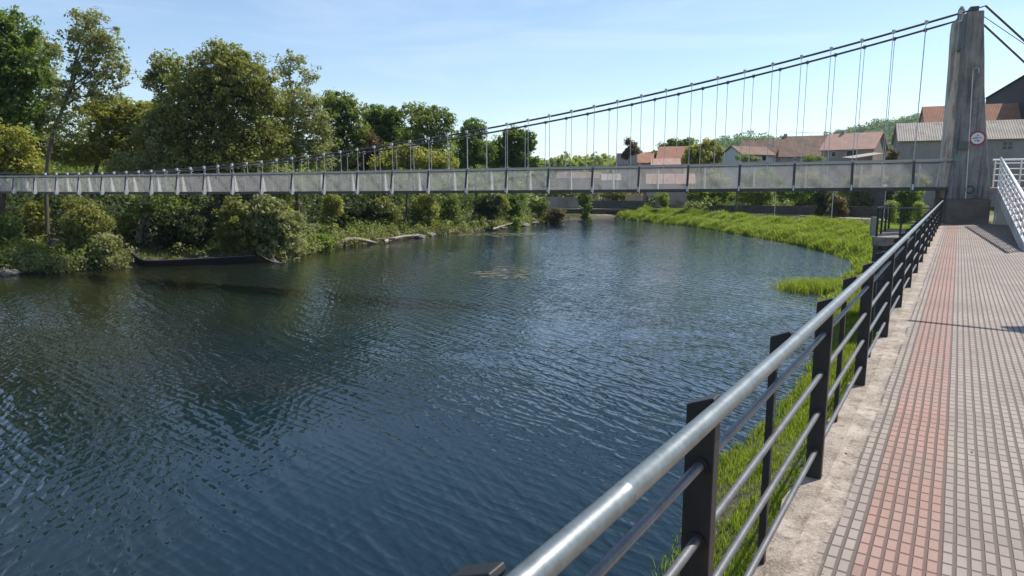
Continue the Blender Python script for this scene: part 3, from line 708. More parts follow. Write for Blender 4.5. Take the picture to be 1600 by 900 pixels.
B('small yellow bush under the bridge right of the willow bush', 'bush', 68, 515, 320, 20, 22, 'yellow')
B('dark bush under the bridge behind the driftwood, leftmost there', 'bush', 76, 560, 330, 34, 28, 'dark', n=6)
B('grey-green bush behind the driftwood right of the darkest one', 'bush', 78, 605, 330, 30, 28, 'olive', n=6)
B('tall yellow-green bush in the middle of the driftwood shore', 'bush', 82, 662, 328, 32, 28, 'yellow', n=7)
B('dense green bush right of the tall yellow-green one', 'bush', 86, 705, 328, 24, 28, 'mid', n=6)
B('hanging dark willow reaching the water, left of two', 'bush', 92, 758, 325, 26, 30, 'dark', n=9, droop=.4, aspect=2.4)
B('hanging dark willow reaching the water, right of two', 'bush', 98, 805, 325, 18, 26, 'deep', n=7, droop=.4, aspect=2.4)
B('pale yellow bush between the two hanging willows', 'bush', 96, 785, 318, 10, 20, 'yellow', n=3)
B('small round lime bush at the waterline below the willows', 'bush', 92, 808, 345, 8, 7, 'vine', n=3)
B('ochre dry bush at the tip of the left bank', 'bush', 104, 868, 333, 22, 10, 'brown')
B('green bush above the ochre bush at the end of the left bank', 'bush', 108, 845, 318, 18, 14, 'mid')
B('bushy sapling standing in front of the long grey wall', 'bush', 112, 915, 312, 15, 15, 'deep', n=5)

# undergrowth and far woods as masses
def leaf_mass(name, pts, rads, kind, size, per, kindtag=True, aspect=1.5):
    P_, N_ = clump_points(np.array(pts), np.array(rads), per)
    o = link(name, quads_mesh(name, leaf_quads(P_, N_, size, aspect)), L[kind])
    return tag(o, kind='stuff')
def scatter_mass(name, kind, n, px_rng, d_rng, hmax, rad, size, per, label, srange=(1.0, 1e9)):
    pts = []; rads = []; k_ = 0; big = n * 60
    xs_ = rng.uniform(*px_rng, big); ds_ = rng.uniform(*d_rng, big); pa_ = np.stack([(xs_ - 800) / F_PX * ds_ * .99, ds_], 1); sa_, _ = river_sd(pa_)
    while len(pts) < n and k_ < big:
        x, d, s_ = xs_[k_], ds_[k_], sa_[k_:k_+1]; p_ = np.array([*pa_[k_], 0]); k_ += 1
        if not srange[0] < s_[0] < srange[1] or (srange[1] < 5 and 192 < x < 405 and d < 54 and rng.random() < .93): continue
        pts.append((p_[0], p_[1], max(ground(p_[0], p_[1]), WZ + .15) + rng.uniform(0, hmax) * (rng.random() ** .5))); rads.append(rad * rng.uniform(.5, 1.2))
    tag(leaf_mass(name, pts, rads, kind, size, per), label)
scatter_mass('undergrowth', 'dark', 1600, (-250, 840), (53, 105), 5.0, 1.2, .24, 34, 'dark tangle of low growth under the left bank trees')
scatter_mass('underwood', 'mid', 800, (-420, 700), (84, 112), 14.2, 2.2, .36, 52, 'dense green woodland mass behind the left bank trees')
scatter_mass('lower_woodland', 'deep', 300, (560, 835), (106, 135), 9.5, 1.9, .36, 46, 'lower green woods behind the right end of the tree row')
scatter_mass('overhanging_scrub', 'grey', 420, (-200, 860), (45, 110), 1.3, .75, .15, 44, 'tangled scrub hanging over the left waterline', (-.7, 1.6))
scatter_mass('waterside_scrub', 'mid', 420, (-200, 860), (45, 110), 1.8, .8, .16, 44, 'green scrub crowding the left waterline', (-.3, 3.0))
scatter_mass('low_scrub', 'olive', 500, (-200, 900), (47, 110), .9, .6, .16, 26, 'sunlit low scrub along the left bank edge')

# grass blades
def blades(name, C, H_, W_, mat, label, lean=.35):
    n = len(C); q = rng.uniform(0, 6.28, n); dirn = np.stack([np.cos(q), np.sin(q), np.zeros(n)], 1)
    ln = dirn * (H_ * lean * rng.uniform(.2, 1.6, n))[:, None]; side = np.stack([-np.sin(q + rng.normal(size=n)*.6), np.cos(q), np.zeros(n)], 1) * (W_)[:, None]
    up = np.array([0, 0, 1.0]) * H_[:, None]
    mid = C + ln * .35 + up * .6; tip = C + ln + up * .95
    V_ = np.stack([C - side, C + side, mid + side * .7, tip], 1); V2 = np.stack([C - side, mid + side*.7, tip, mid - side * .7], 1)
    Vq = np.stack([C - side, C + side, mid + side * .8, mid - side * .8], 1).reshape(-1, 3)
    Vt = np.stack([mid - side * .8, mid + side * .8, tip + side*.05, tip - side*.05], 1).reshape(-1, 3)
    # island per blade: share the middle vertices
    V6 = np.stack([C - side, C + side, mid + side * .8, mid - side * .8, tip], 1).reshape(-1, 3)
    me = bpy.data.meshes.new(name); me.vertices.add(5 * n); me.vertices.foreach_set('co', V6.astype(np.float32).ravel())
    b5 = np.arange(n)[:, None] * 5
    loops = np.concatenate([b5 + np.array([0,1,2,3]), b5 + np.array([3,2,4])], 1).ravel().astype(np.int32)
    me.loops.add(7 * n); me.loops.foreach_set('vertex_index', loops); me.polygons.add(2 * n)
    st = np.stack([np.arange(n) * 7, np.arange(n) * 7 + 4], 1).ravel().astype(np.int32)
    me.polygons.foreach_set('loop_start', st); me.polygons.foreach_set('loop_total', np.tile([4, 3], n).astype(np.int32)); me.update(calc_edges=True)
    return tag(link(name, me, mat), label, 'grass', kind='stuff')
def sample(n, box, cond):
    out = []
    while len(out) < n:
        P_ = np.stack([rng.uniform(box[0], box[1], 20000), rng.uniform(box[2], box[3], 20000)], 1)
        s_, l_ = river_sd(P_); k = cond(P_, s_, l_); out += P_[k].tolist()
    return np.array(out[:n])
WX = lambda P_: math.cos(A) * P_[:, 0] - math.sin(A) * P_[:, 1]      # across the promenade
WY = lambda P_: math.sin(A) * P_[:, 0] + math.cos(A) * P_[:, 1]
def tuft(C, k, spread):
    n = len(C); P_ = np.repeat(C, k, 0) + rng.normal(size=(n * k, 2)) * spread; return P_
# near strip at the foot of the promenade wall
P0 = sample(9000, (-3, 24, 2, 34), lambda P_, s_, l_: (s_ > -.25) & (~l_) & (WX(P_) < -.5) & (P_[:,1] < 34))
P0 = tuft(P0, 9, .07); z = height(P0[:,0], P0[:,1]); hh = .2 + .11 * wob(P0[:,0]*2, P0[:,1]*2, 2.0)
hh = np.clip(hh, .1, .45) * rng.uniform(.6, 1.2, len(P0))
blades('bank_grass', np.column_stack([P0, np.maximum(z, WZ) - .03]), hh, rng.uniform(.006, .012, len(P0)), M['grass'], 'bright green grass growing at the foot of the promenade wall')
# reed bed along the right bank
P0 = sample(12000, (12, 45, 33, 122), lambda P_, s_, l_: (s_ > np.where((P_[:,1] > 35.5) & (P_[:,1] < 43), 1.3, -.1)) & (s_ < 9 - 3*sm((P_[:,1]-60)/40)) & (~l_) & (WX(P_) < -.4))
P0 = tuft(P0, 11, .2); z = height(P0[:,0], P0[:,1]); s_, _ = river_sd(P0)
mc = P0[rng.integers(0, len(P0), 330)]; mr = rng.uniform(.6, 1.7, 330); mh = rng.uniform(.2, .95, 330); hh = np.full(len(P0), .22)
for c_, r_, h_ in zip(mc, mr, mh): hh = np.maximum(hh, .2 + h_ * np.exp(-((P0 - c_) ** 2).sum(1) / (r_ * r_)))
hh = hh * (.55 + .45 * sm((P0[:,1] - 42) / 15)) * (1 - .4 * sm((s_ - 6) / 6)) * rng.uniform(.6, 1.15, len(P0))
blades('reed_bed', np.column_stack([P0, np.maximum(z, WZ) - .03]), hh, rng.uniform(.02, .045, len(P0)), M['grass'], 'lush bright green reeds lining the right bank', .5)
P0 = sample(5000, (20, 75, 36, 110), lambda P_, s_, l_: (s_ > 6) & (s_ < 26) & (~l_) & (WX(P_) < 20))
P0 = tuft(P0, 6, .25); z = height(P0[:,0], P0[:,1])
blades('meadow_grass', np.column_stack([P0, z - .02]), rng.uniform(.08, .28, len(P0)), rng.uniform(.012, .025, len(P0)), M['grass_wild'], 'short dry meadow grass beside the gravel path')
P0 = sample(6000, (-60, 20, 42, 120), lambda P_, s_, l_: (s_ > .2) & (s_ < 7) & l_)
P0 = tuft(P0, 8, .15); z = height(P0[:,0], P0[:,1])
blades('shore_grass', np.column_stack([P0, z - .02]), rng.uniform(.12, .5, len(P0)), rng.uniform(.014, .026, len(P0)), M['grass_wild'], 'wild yellowish grass tufts along the left shore')
# green clump islet in the water near the right bank
ce = atz(1288, 452, WZ)
P0 = np.array([ce[0], ce[1]]) + rng.normal(size=(9000, 2)) * np.array([.95, .7])
blades('reed_clump', np.column_stack([P0, np.full(len(P0), WZ - .02)]), rng.uniform(.25, .75, len(P0)), rng.uniform(.012, .02, len(P0)), M['grass'], 'rounded clump of green reeds standing out in the shallows', .6)

# floating weed and scum
M['weed'] = mottled('water_weed', (.10,.10,.05), (.26,.24,.14), 3, .8)
def floaters(name, px_, py_, sx, sy, n, sz, label):
    m = []; 
    for _ in range(n):
        c = atz(px_ + rng.normal() * sx, py_ + rng.normal() * sy, WZ + .012); q = rng.uniform(-.5, .5); l_ = sz * rng.uniform(.4, 1.6)
        e = np.array([math.cos(q), math.sin(q), 0]) * l_; f = np.array([-math.sin(q), math.cos(q), 0]) * l_ * rng.uniform(.15, .4)
        m += [c - e, c - f, c + e, c + f]
    return tag(link(name, quads_mesh(name, np.array(m)), M['weed']), label, 'water weed', kind='stuff')
floaters('floating_weed', 785, 427, 24, 6, 130, .26, 'pale weed streaks floating in mid river')
floaters('pond_scum', 1215, 376, 40, 5, 240, .25, 'pale scum drifting beside the reeds')
floaters('drifting_foam', 1232, 473, 24, 6, 220, .07, 'pale flecks drifting around the reed clump')
floaters('weed_mat', 790, 366, 45, 1.6, 160, .45, 'flat weed mats off the tip of the left bank')

# ------------------------------------------------------------------ barge, logs, rocks
M['barge'] = mottled('tarred_wood', (.005,.005,.006), (.018,.016,.016), 2, .7, 0, .4, .02)
b0 = atz(204, 416, WZ); b1 = atz(398, 408, WZ); bd = unit(b1 - b0); Lb = np.linalg.norm(b1 - b0)
boat = empty('river_barge', 'long black wooden barge with upturned pointed bow moored in the shade', 'boat', (b0[0], b0[1], WZ), math.atan2(bd[1], bd[0]))
def hullsec(x):
    f = x / Lb; wd = 1.15 * (1 - (1 - min(1, f * 4)) ** 2) * (1 - .25 * max(0, f - .8) * 5); zt = .42 + .85 * max(0, 1 - f * 7) ** 2 + .1 * f; return max(wd, .04), zt
m = MB(); xs_ = np.linspace(0, Lb, 26); vs = []
for x in xs_:
    wd, zt = hullsec(x); xb = x + (.35 if x == 0 else 0); 
    vs += [(x, -wd, zt), (xb, -wd*.75, -.3), (xb, wd*.75, -.3), (x, wd, zt), (x, wd-.08 if wd > .1 else 0, zt), (xb+.05, wd*.65, .05), (xb+.05, -wd*.65, .05), (x, -wd+.08 if wd > .1 else 0, zt)]
fs = []
for i in range(len(xs_) - 1):
    for k_ in range(8): fs.append((8*i+k_, 8*i+8+k_, 8*i+8+(k_+1)%8, 8*i+(k_+1)%8))
fs += [tuple(range(8)), tuple(8*25+k_ for k_ in range(8))[::-1]]
m.add(vs, fs); m.build('hull', M['barge'], boat)
m = MB()
for side in (-1, 1): m.tube([(x, side * (hullsec(x)[0]-.02), hullsec(x)[1] + .02) for x in xs_], .045, 6)
m.build('gunwale', M['brown_edge'], boat)
m = MB()
for x in (2.2, 4.4, 6.6): 
    if x < Lb - .5: m.box(x-.12, x+.12, -1.0, 1.0, .42, .47)
m.build('thwarts', M['barge'], boat)

def log(label, px0, py0, px1, py1, z, r, forks=2):
    p = atz(px0, py0, z); q = atz(px1, py1, z + rng.uniform(-.1, .15)); rt = empty('driftwood_log', label, 'log', p, group='driftwood on the left shore')
    m = MB(); dq = q - p; pts = branch(m, (0,0,0), dq, r, r * .5, 0, 8, 8)
    for _ in range(forks):
        s0 = pts[rng.integers(2, 7)]; branch(m, s0, s0 + np.array([rng.normal()*.9, rng.normal()*.5, rng.uniform(.2,.9)]), r*.4, r*.1, 0, 4, 5)
    m.build('stem', M['driftwood'], rt, True)
log('bleached forked log sticking up beside the low bright bush', 505, 382, 523, 362, -4.2, .12, 3)
log('long pale fallen trunk lying closest to the water', 520, 385, 588, 380, -4.35, .26, 2)
log('pale fallen trunk lying just above the longest one', 528, 374, 618, 373, -4.15, .2, 3)
log('grey log half in the reeds below the tall yellow-green bush', 600, 378, 660, 368, -4.3, .2, 2)
log('short stump-like log at the right end of the rocks', 700, 362, 740, 357, -4.2, .22, 1)
log('thin branch reaching into the water under the hanging willow', 770, 358, 800, 350, -4.2, .12, 4)
log('root snag dipping into the water below the willow bush', 425, 404, 446, 409, -4.3, .12, 4)
log('fallen tree lying behind the rocks under the bridge', 560, 362, 605, 356, -3.7, .3, 3)
log('pale fallen branch high on the bank left of the ivy-clad tree', 138, 334, 176, 337, -3.0, .14, 1)
def rock(label, px_, py_, r, sq=.5):
    c = atz(px_, py_, WZ + .1); bm = MB(); n1, n2 = 9, 14; vs = [(0,0,r*sq)]; ph = rng.uniform(0, 6.28, 4)
    for i in range(1, n1):
        for k_ in range(n2):
            th = math.pi * i / n1; q = 2*math.pi*k_/n2; rr = r * (1 + .22*math.sin(3*q+ph[0]) * math.sin(2*th+ph[1]) + .14*math.sin(5*q+ph[2]) + .08*rng.normal())
            vs.append((rr*math.sin(th)*math.cos(q)*1.3, rr*math.sin(th)*math.sin(q), rr*math.cos(th)*sq))
    vs.append((0,0,-r*sq)); fs = [(0, 1+k_, 1+(k_+1)%n2) for k_ in range(n2)]
    for i in range(n1-2):
        for k_ in range(n2): fs.append((1+i*n2+k_, 1+(i+1)*n2+k_, 1+(i+1)*n2+(k_+1)%n2, 1+i*n2+(k_+1)%n2))
    e_ = len(vs)-1; fs += [(1+(n1-2)*n2+k_, e_, 1+(n1-2)*n2+(k_+1)%n2) for k_ in range(n2)]
    o = bm.add(vs, fs).build('shore_rock', M['rock']); o.location = c; o.rotation_euler = (0, 0, rng.uniform(0, 6)); tag(o, label, 'rock', 'rocks on the left shore')
for lb, x, y, r in [('brown rock on the shore, leftmost of the row by the driftwood', 598, 375, .45), ('jagged brown rock second in the row by the driftwood', 612, 374, .6), ('largest brown rock of the shore row', 650, 370, .85),
    ('brown rock touching the right side of the largest one', 672, 367, .7), ('flat pale rock right of the largest pair', 692, 365, .6), ('small rock under the dense green bush', 712, 362, .5), ('dark rock at the foot of the left hanging willow', 745, 360, .6),
    ('reddish rock between the two hanging willows', 782, 356, .6), ('reddish rock right of the hanging willows', 818, 352, .7), ('last rock before the ochre bush', 838, 349, .6), ('flat brown rock at the far left waterline', 14, 427, .6)]:
    rock(lb, x, y, r, .45)

# ------------------------------------------------------------------ village beyond the right bank
def roofmat(name, c1, c2, c3=None, per=.24):
    t = NT(name); v = t.coord('UV'); xyz = t.n('SeparateXYZ', i_Vector=v)
    r_ = t.math('FRACT', t.math('DIVIDE', xyz.outputs[0], per)); rr = t.math('MULTIPLY', t.math('SUBTRACT', r_, .5), 2.0); rr = t.math('SUBTRACT', 1.0, t.math('MULTIPLY', rr, rr))
    row = t.math('FRACT', t.math('DIVIDE', xyz.outputs[1], per * 1.6))
    n1 = t.noise(.6, 6, v, .7); n2 = t.noise(6, 4, v, .7)
    col = t.ramp(t.math('ADD', t.math('MULTIPLY', n1, .6), t.math('MULTIPLY', n2, .4)), (.35, c1), (.62, c2))
    if c3: col = t.mix(t.ramp(t.noise(.35, 5, v, .7), (.5, (0,0,0)), (.62, (.8,.8,.8))), col, c4(*c3))
    col = t.mix(t.math('MULTIPLY', t.math('SUBTRACT', 1.0, rr), .45), col, c4(c1[0]*.45, c1[1]*.45, c1[2]*.45))
    return t.bsdf(col, .9, 0, t.math('ADD', rr, t.math('MULTIPLY', row, .5)), .9, .06)
M['roof_pink'] = roofmat('roof_pink_tiles', (.48,.27,.2), (.68,.43,.34), (.46,.37,.31))
M['roof_orange'] = roofmat('roof_orange_tiles', (.38,.17,.10), (.56,.28,.17), (.32,.22,.16))
M['roof_brown'] = roofmat('roof_old_tiles', (.15,.085,.06), (.36,.23,.16), (.15,.13,.10))
M['roof_grey'] = roofmat('roof_fibre_cement', (.36,.31,.26), (.54,.47,.40), (.30,.27,.22), .3)
M['roof_slate'] = roofmat('roof_dark_sheet', (.02,.025,.035), (.04,.048,.062), None, .5)
def wallmat(name, c1, c2, c3=None): return mottled(name, c1, c2, .5, .9, 0, .3, .02, 6, c3=c3, stretch=(1,1,.5))
M['wall_grey'] = wallmat('wall_grey_render', (.21,.195,.18), (.36,.335,.31), (.15,.14,.13))
M['wall_stone'] = wallmat('wall_pale_stone', (.24,.2,.17), (.42,.36,.31))
M['wall_white'] = wallmat('wall_whitewash', (.5,.52,.55), (.66,.67,.7))
M['wall_pink'] = wallmat('wall_pinkish', (.38,.29,.25), (.52,.41,.36))
M['wall_green'] = wallmat('wall_greenish', (.22,.27,.25), (.32,.37,.34))
M['window'] = NT('window_glass').bsdf(c4(.02,.025,.03), .15)
M['ochre'] = wallmat('wall_ochre', (.42,.28,.16), (.55,.40,.26))
def uv_planar(me, quad_uvs):
    uvl = me.uv_layers.new(name='UVMap')
    for pi, pl in enumerate(me.polygons):
        q = quad_uvs.get(pi)
        for k_, li in enumerate(pl.loop_indices): uvl.data[li].uv = q[k_] if q else (0, 0)
def slab_roof(name, a_, b_, c_, d_, th, mat, parent):
    """roof pitch: a,b along the eave, c,d along the ridge (d above a); thickness th"""
    a_, b_, c_, d_ = [np.array(q, float) for q in (a_, b_, c_, d_)]
    nrm = unit(np.cross(b_ - a_, d_ - a_)); nrm = nrm if nrm[2] > 0 else -nrm
    top = [a_ + nrm*th, b_ + nrm*th, c_ + nrm*th, d_ + nrm*th]; m = MB().hexa([a_, b_, c_, d_], top); o = m.build(name, mat, parent)
    W_ = np.linalg.norm(b_ - a_); H_ = np.linalg.norm(d_ - a_); uv_planar(o.data, {1: [(0,0),(W_,0),(W_,H_),(0,H_)], 0: [(0,0),(0,H_),(W_,H_),(W_,0)]}); return o
def house(name, label, px0, px1, d, y_eave, y_ridge, deep, yaw=0, mw='wall_grey', mr='roof_pink', wins=(), gable=None, zb=None, over=.35, chimney=None, doors=(), hip=False):
    """front-left corner on the ray of px0 at distance d, front wall as wide as px0..px1 there, turned by yaw degrees"""
    k = d / F_PX; p0 = at(px0, 288, d); _r = (px1 - 800) / (F_PX * 1.012); _e = (math.cos(math.radians(yaw)), math.sin(math.radians(yaw)))
    W_ = (_r * p0[1] - p0[0]) / (_e[0] - _r * _e[1]); ze = 1.6 + (288 - y_eave) * k
    zr_ = 1.6 + (288 - y_ridge) * (d + deep / 2) / F_PX; g = (ground(p0[0], p0[1]) if zb is None else zb) - 1.0
    rt = empty(name, label, 'building', (p0[0], p0[1], g), math.radians(yaw)); ze -= g; zr_ -= g
    m = MB(); m.add([(0,0,0),(W_,0,0),(W_,deep,0),(0,deep,0),(0,0,ze),(W_,0,ze),(W_,deep,ze),(0,deep,ze),(0,deep/2,zr_-.02),(W_,deep/2,zr_-.02)],
        [(0,1,5,4),(1,2,6,9,5),(2,3,7,6),(3,0,4,8,7),(4,5,9,8),(6,7,8,9)])
    wl = m.build('wall', M[mw], rt)
    sl_ = (zr_ - ze) / (deep / 2); ov = over
    hx = deep * .35 if hip else -ov
    rf = slab_roof('roof', (-ov,-ov,ze-sl_*ov+.02), (W_+ov,-ov,ze-sl_*ov+.02), (W_-hx if hip else W_+ov,deep/2,zr_+.02), (hx if hip else -ov,deep/2,zr_+.02), .14, M[mr], rt)
    slab_roof('roof', (W_+ov,deep+ov,ze-sl_*ov+.02), (-ov,deep+ov,ze-sl_*ov+.02), (-ov,deep/2,zr_+.02), (W_+ov,deep/2,zr_+.02), .14, M[mr], rt)
    if chimney is not None:
        cx, cs = chimney; MB().box(cx*W_-cs, cx*W_+cs, deep/2-cs, deep/2+cs, zr_-.6, zr_+.65).build('chimney', M['wall_stone'], rf)
    for (fx, pyc, wpx, hpx) in wins:
        cx = fx * W_; zc = 1.6 + (288 - pyc) * k - g; ww, hh_ = wpx * k / 2, hpx * k / 2
        fm = MB(); fm.box(cx-ww-.08,cx+ww+.08,-.05,-.003,zc+hh_,zc+hh_+.1); fm.box(cx-ww-.08,cx+ww+.08,-.05,-.003,zc-hh_-.1,zc-hh_)
        fm.box(cx-ww-.08,cx-ww,-.05,-.003,zc-hh_,zc+hh_); fm.box(cx+ww,cx+ww+.08,-.05,-.003,zc-hh_,zc+hh_)
        f = fm.build('window', M['wall_white'], rt); MB().box(cx-ww,cx+ww,-.02,-.004,zc-hh_,zc+hh_).build('pane', M['window'], f)
    for (fx, ww, hh_) in doors: MB().box(fx*W_-ww/2, fx*W_+ww/2, -.03, -.004, 1.0, 1.0+hh_).build('door', M['bridge_dark'], rt)
    return rt, W_, ze, zr_, g
r, W_, ze, zr_, g = house('industrial_shed', 'long grey rendered shed with fibre cement roof behind the pylon', 1400, 1680, 98, 222, 198, 8, -24, 'wall_grey', 'roof_grey', [(.78,226,16,9)])
m = MB(); _f = .62; cx = _f * W_; k_ = 92/F_PX; zc = ze - 1.0
for dx in (-.3, .3):
    for dz in (-.28, .28): m.box(cx+dx-.22, cx+dx+.22, -.03, -.004, zc+dz-.2, zc+dz+.2)
m.build('vent', M['window'], r)
house('tiled_warehouse', 'building with weathered orange tiled roof standing behind the grey shed', 1438, 1594, 128, 198, 173, 9, -24, 'wall_stone', 'roof_orange')
house('dark_hall', 'big dark sheet-metal gabled hall highest behind the pylon', 1640, 1900, 150, 155, 147, 13.5, 64, 'roof_slate', 'roof_slate')
house('tiled_house', 'stone house with clean pinkish tiled roof left of the grey shed', 1280, 1360, 122, 236, 214, 9, -42, 'wall_stone', 'roof_pink', [(.25,243,6,7),(.6,243,14,9)], chimney=(.25,.3))
house('old_farmhouse', 'farmhouse with patchy dark brown tiled roof left of the pinkish roof', 1216, 1296, 140, 246, 217, 13, -24, 'wall_grey', 'roof_brown', [(.3,251,5,5)], chimney=(.06,.35))
house('low_farmhouse', 'low farmhouse with sagging brown roof behind the white gabled shed', 1156, 1222, 150, 246, 223, 10, -22, 'wall_stone', 'roof_brown')
house('white_shed', 'small white-blue gabled shed with greenish side wall', 1156, 1206, 122, 242, 231, 4.6, 28, 'wall_white', 'roof_brown', [(.3,247,8,8),(.7,247,8,8)])
house('red_roof_house', 'house with steep two-tier red tiled roof left of the yellow-green tree', 1026, 1068, 146, 249, 232, 8, -20, 'wall_stone', 'roof_orange', [(.4,254,4,4)])
house('pink_annex', 'low annex with pale pink roof below the steep red roof', 1018, 1064, 138, 260, 250, 5, -14, 'wall_pink', 'roof_pink')
house('orange_cottage', 'small cottage with faded orange roof right of the dark barn', 992, 1018, 150, 255, 242, 7, -12, 'wall_pink', 'roof_orange')
house('dark_barn', 'dark gabled barn behind the lone dark tree', 964, 992, 146, 258, 242, 8, -10, 'wall_grey', 'roof_slate')
house('long_low_house', 'long low house with dull red roof seen through the bridge mesh', 1012, 1085, 130, 287, 273, 7, -10, 'wall_pink', 'roof_pink', [(.2,293,4,5)], doors=[(.08,1.6,2.0),(.35,1.2,2.0)])
house('pinkish_block', 'flat pinkish farm block seen through the bridge mesh left of the long low house', 872, 935, 142, 279, 270, 8, -4, 'wall_pink', 'roof_brown', [(.3,284,4,5),(.7,284,4,5)])
house('pale_outhouse', 'pale whitish outhouse between the pinkish block and the long low house', 942, 968, 134, 282, 273, 6, -6, 'wall_white', 'roof_grey')
# lean-to with pale corrugated roof
lp = at(1330, 288, 112); lt = empty('lean_to', 'open lean-to with pale tilted sheet roof beside the pinkish tiled house', 'shed', (lp[0], lp[1], ground(lp[0], lp[1])))
zl = 1.6 + (288-249)*112/F_PX - ground(lp[0], lp[1])
slab_roof('roof', (0,0,zl), (5.2,0,zl+.8), (5.2,4,zl+1.1), (0,4,zl+.3), .08, M['roof_grey'], lt)
for x, h_ in ((.15, 0), (5.0, .75)): MB().box(x-.07,x+.07,.05,.2,-.3,zl+h_).build('post', M['bark'], lt)

def walls(label, px0, px1, d0, d1, y0, y1, mat, th=.4, name='stone_wall'):
    p = at(px0, 288, d0); q = at(px1, 288, d1); za = 1.6 + (288 - y0) * d0 / F_PX; zb = 1.6 + (288 - y1) * d1 / F_PX
    gz = min(ground(p[0], p[1]), ground(q[0], q[1])) - .6; e = unit(q - p); nn = np.array([-e[1], e[0], 0]) * th
    p3 = lambda a_, z: np.array([a_[0], a_[1], z])
    o = MB().hexa([p3(p,gz), p3(q,gz), p3(q+nn,gz), p3(p+nn,gz)], [p3(p,za), p3(q,zb), p3(q+nn,zb), p3(p+nn,za)]).build(name, M[mat]); return tag(o, label, 'wall')
walls('low dark stone wall running behind the gravel path', 1075, 1462, 116, 84, 320, 323, 'stone')
walls('long grey garden wall across the end of the river', 850, 906, 124, 124, 307, 308, 'wall_grey')
walls('brown slatted wall of the garden plot near the pylon', 1330, 1388, 100, 96, 298, 298, 'plinth')
walls('dark retaining wall right of the bushy sapling', 922, 1008, 125, 122, 313, 313, 'stone')
walls('low ochre earth wall above the dark retaining wall', 978, 1006, 124, 124, 304, 304, 'ochre')
cp = at(935, 288, 123)
cv = empty('stone_culvert', 'small stone culvert with dark opening where the stream joins the river', 'bridge', (cp[0], cp[1], WZ))
kk = 120/F_PX
m = MB(); m.box(-1, 1.6, 0, 3, -.5, 1.5); m.box(5.2, 7.5, 0, 3, -.5, 1.5); m.box(1.6, 5.2, 0, 3, 1.05, 1.5); m.build('abutment', M['stone'], cv)
MB().box(-10.5, 7.8, -.15, 3.2, 1.5, 1.68).build('coping', M['concrete'], cv); MB().box(1.6, 5.2, 2.6, 2.9, -.5, 1.05).build('opening', M['black_paint'], cv)  # black panel at the back stands for the shade inside

wa = at(1232, 206, 132); wb_ = at(1445, 183, 120); wp_ = [wa + (wb_ - wa) * t_ - np.array([0, 0, 1.2 * math.sin(math.pi * t_)]) for t_ in np.linspace(0, 1, 14)]
tag(MB().tube(wp_, .03, 5).build('overhead_wire', M['cable']), 'thin dark overhead wire sagging between the farmhouse and the warehouse roof', 'wire')
M['dead_leaf'] = leaf_mat('dead_leaf', (.16,.09,.04), (.36,.24,.11), (.55,.48,.36), .1)
fl = np.array([walk(X_r, Y_r, .016) for X_r, Y_r in zip(np.where(rng.random(130) < .6, rng.uniform(-.58, -.3, 130), rng.uniform(-.3, 1.3, 130)), rng.uniform(1.2, 24, 130) )])
tag(link('fallen_leaves', quads_mesh('fallen_leaves', leaf_quads(fl, np.tile([0, 0, 1.0], (130, 1)) + rng.normal(size=(130, 3)) * .12, .016, 1.7)), M['dead_leaf']), 'scattered dry leaves lying on the promenade', kind='stuff')
# gravel path as a draped sheet
M['gravel'] = mottled('gravel_path', (.32,.27,.21), (.5,.44,.36), 2, .95, 0, .5, .02, 30)
pp = [atz(x, y, -2.85)[:2] for x, y in [(1000,329),(1060,330),(1130,331),(1200,334),(1280,338),(1370,343),(1480,350)]] 
cl = []
for i in range(len(pp)-1):
    for t_ in np.linspace(0, 1, 12, endpoint=False): cl.append(pp[i] + (pp[i+1]-pp[i]) * t_)
cl = np.array(cl); tg = unit(np.gradient(cl, axis=0)); nn = np.stack([-tg[:,1], tg[:,0]], 1); m = MB(); vs = []
for w_ in (-.9, -.3, .3, .9):
    q = cl + nn * w_; vs += [(a_, b_, h_ + .05) for (a_, b_), h_ in zip(q, height(q[:,0], q[:,1]))]
n = len(cl); fs = [(r_*n+i, r_*n+i+1, (r_+1)*n+i+1, (r_+1)*n+i) for r_ in range(3) for i in range(n-1)]
tag(m.add(vs, fs).build('path', M['gravel']), kind='structure')

# poles, vines, garden plants
def pole(label, px_, d, ytop, r=.06, mat='hanger'):
    p = at(px_, 288, d); g = ground(p[0], p[1]); z = 1.6 + (288 - ytop) * d / F_PX
    o = MB().tube([(0,0,-.3),(0,0,z-g)], [r, r*.8], 8).build('garden_pole', M[mat]); o.location = (p[0], p[1], g); tag(o, label, 'pole', 'poles by the gravel path')
pole('thin pale pole by the path below the third bridge post from the pylon', 1303, 80, 296, .06)
pole('thin pole standing between the vine rows', 1213, 92, 299, .06)
pole('slim pole left of the platform railing', 1385, 78, 296, .05)
pole('dark thick pole in the middle of the vines', 1152, 96, 294, .11, 'bark')
o = MB().box(-.25,.25,-.2,.2,-.5,2.3).build('gate_pillar', M['wall_grey']); p = at(1371, 288, 60); o.location = (p[0], p[1], ground(p[0],p[1])); tag(o, 'grey concrete pillar just left of the platform railing', 'pillar')
fp = at(1388, 288, 56); fq = at(1480, 288, 54); fg = ground(fp[0], fp[1]); 
fe = empty('garden_fence', 'low pale slatted fence behind the platform railing', 'fence', (fp[0], fp[1], 0)); dfe = fq - fp
for z in (fg+.25, fg+.95): MB().bar((0,0,z), (dfe[0],dfe[1],z), .04, .06).build('rail', M['driftwood'], fe)
m = MB()
for t_ in np.linspace(0, 1, 26): m.box(dfe[0]*t_-.03, dfe[0]*t_+.03, dfe[1]*t_-.015, dfe[1]*t_+.015, fg-.1, fg+1.1)
m.build('slats', M['driftwood'], fe)

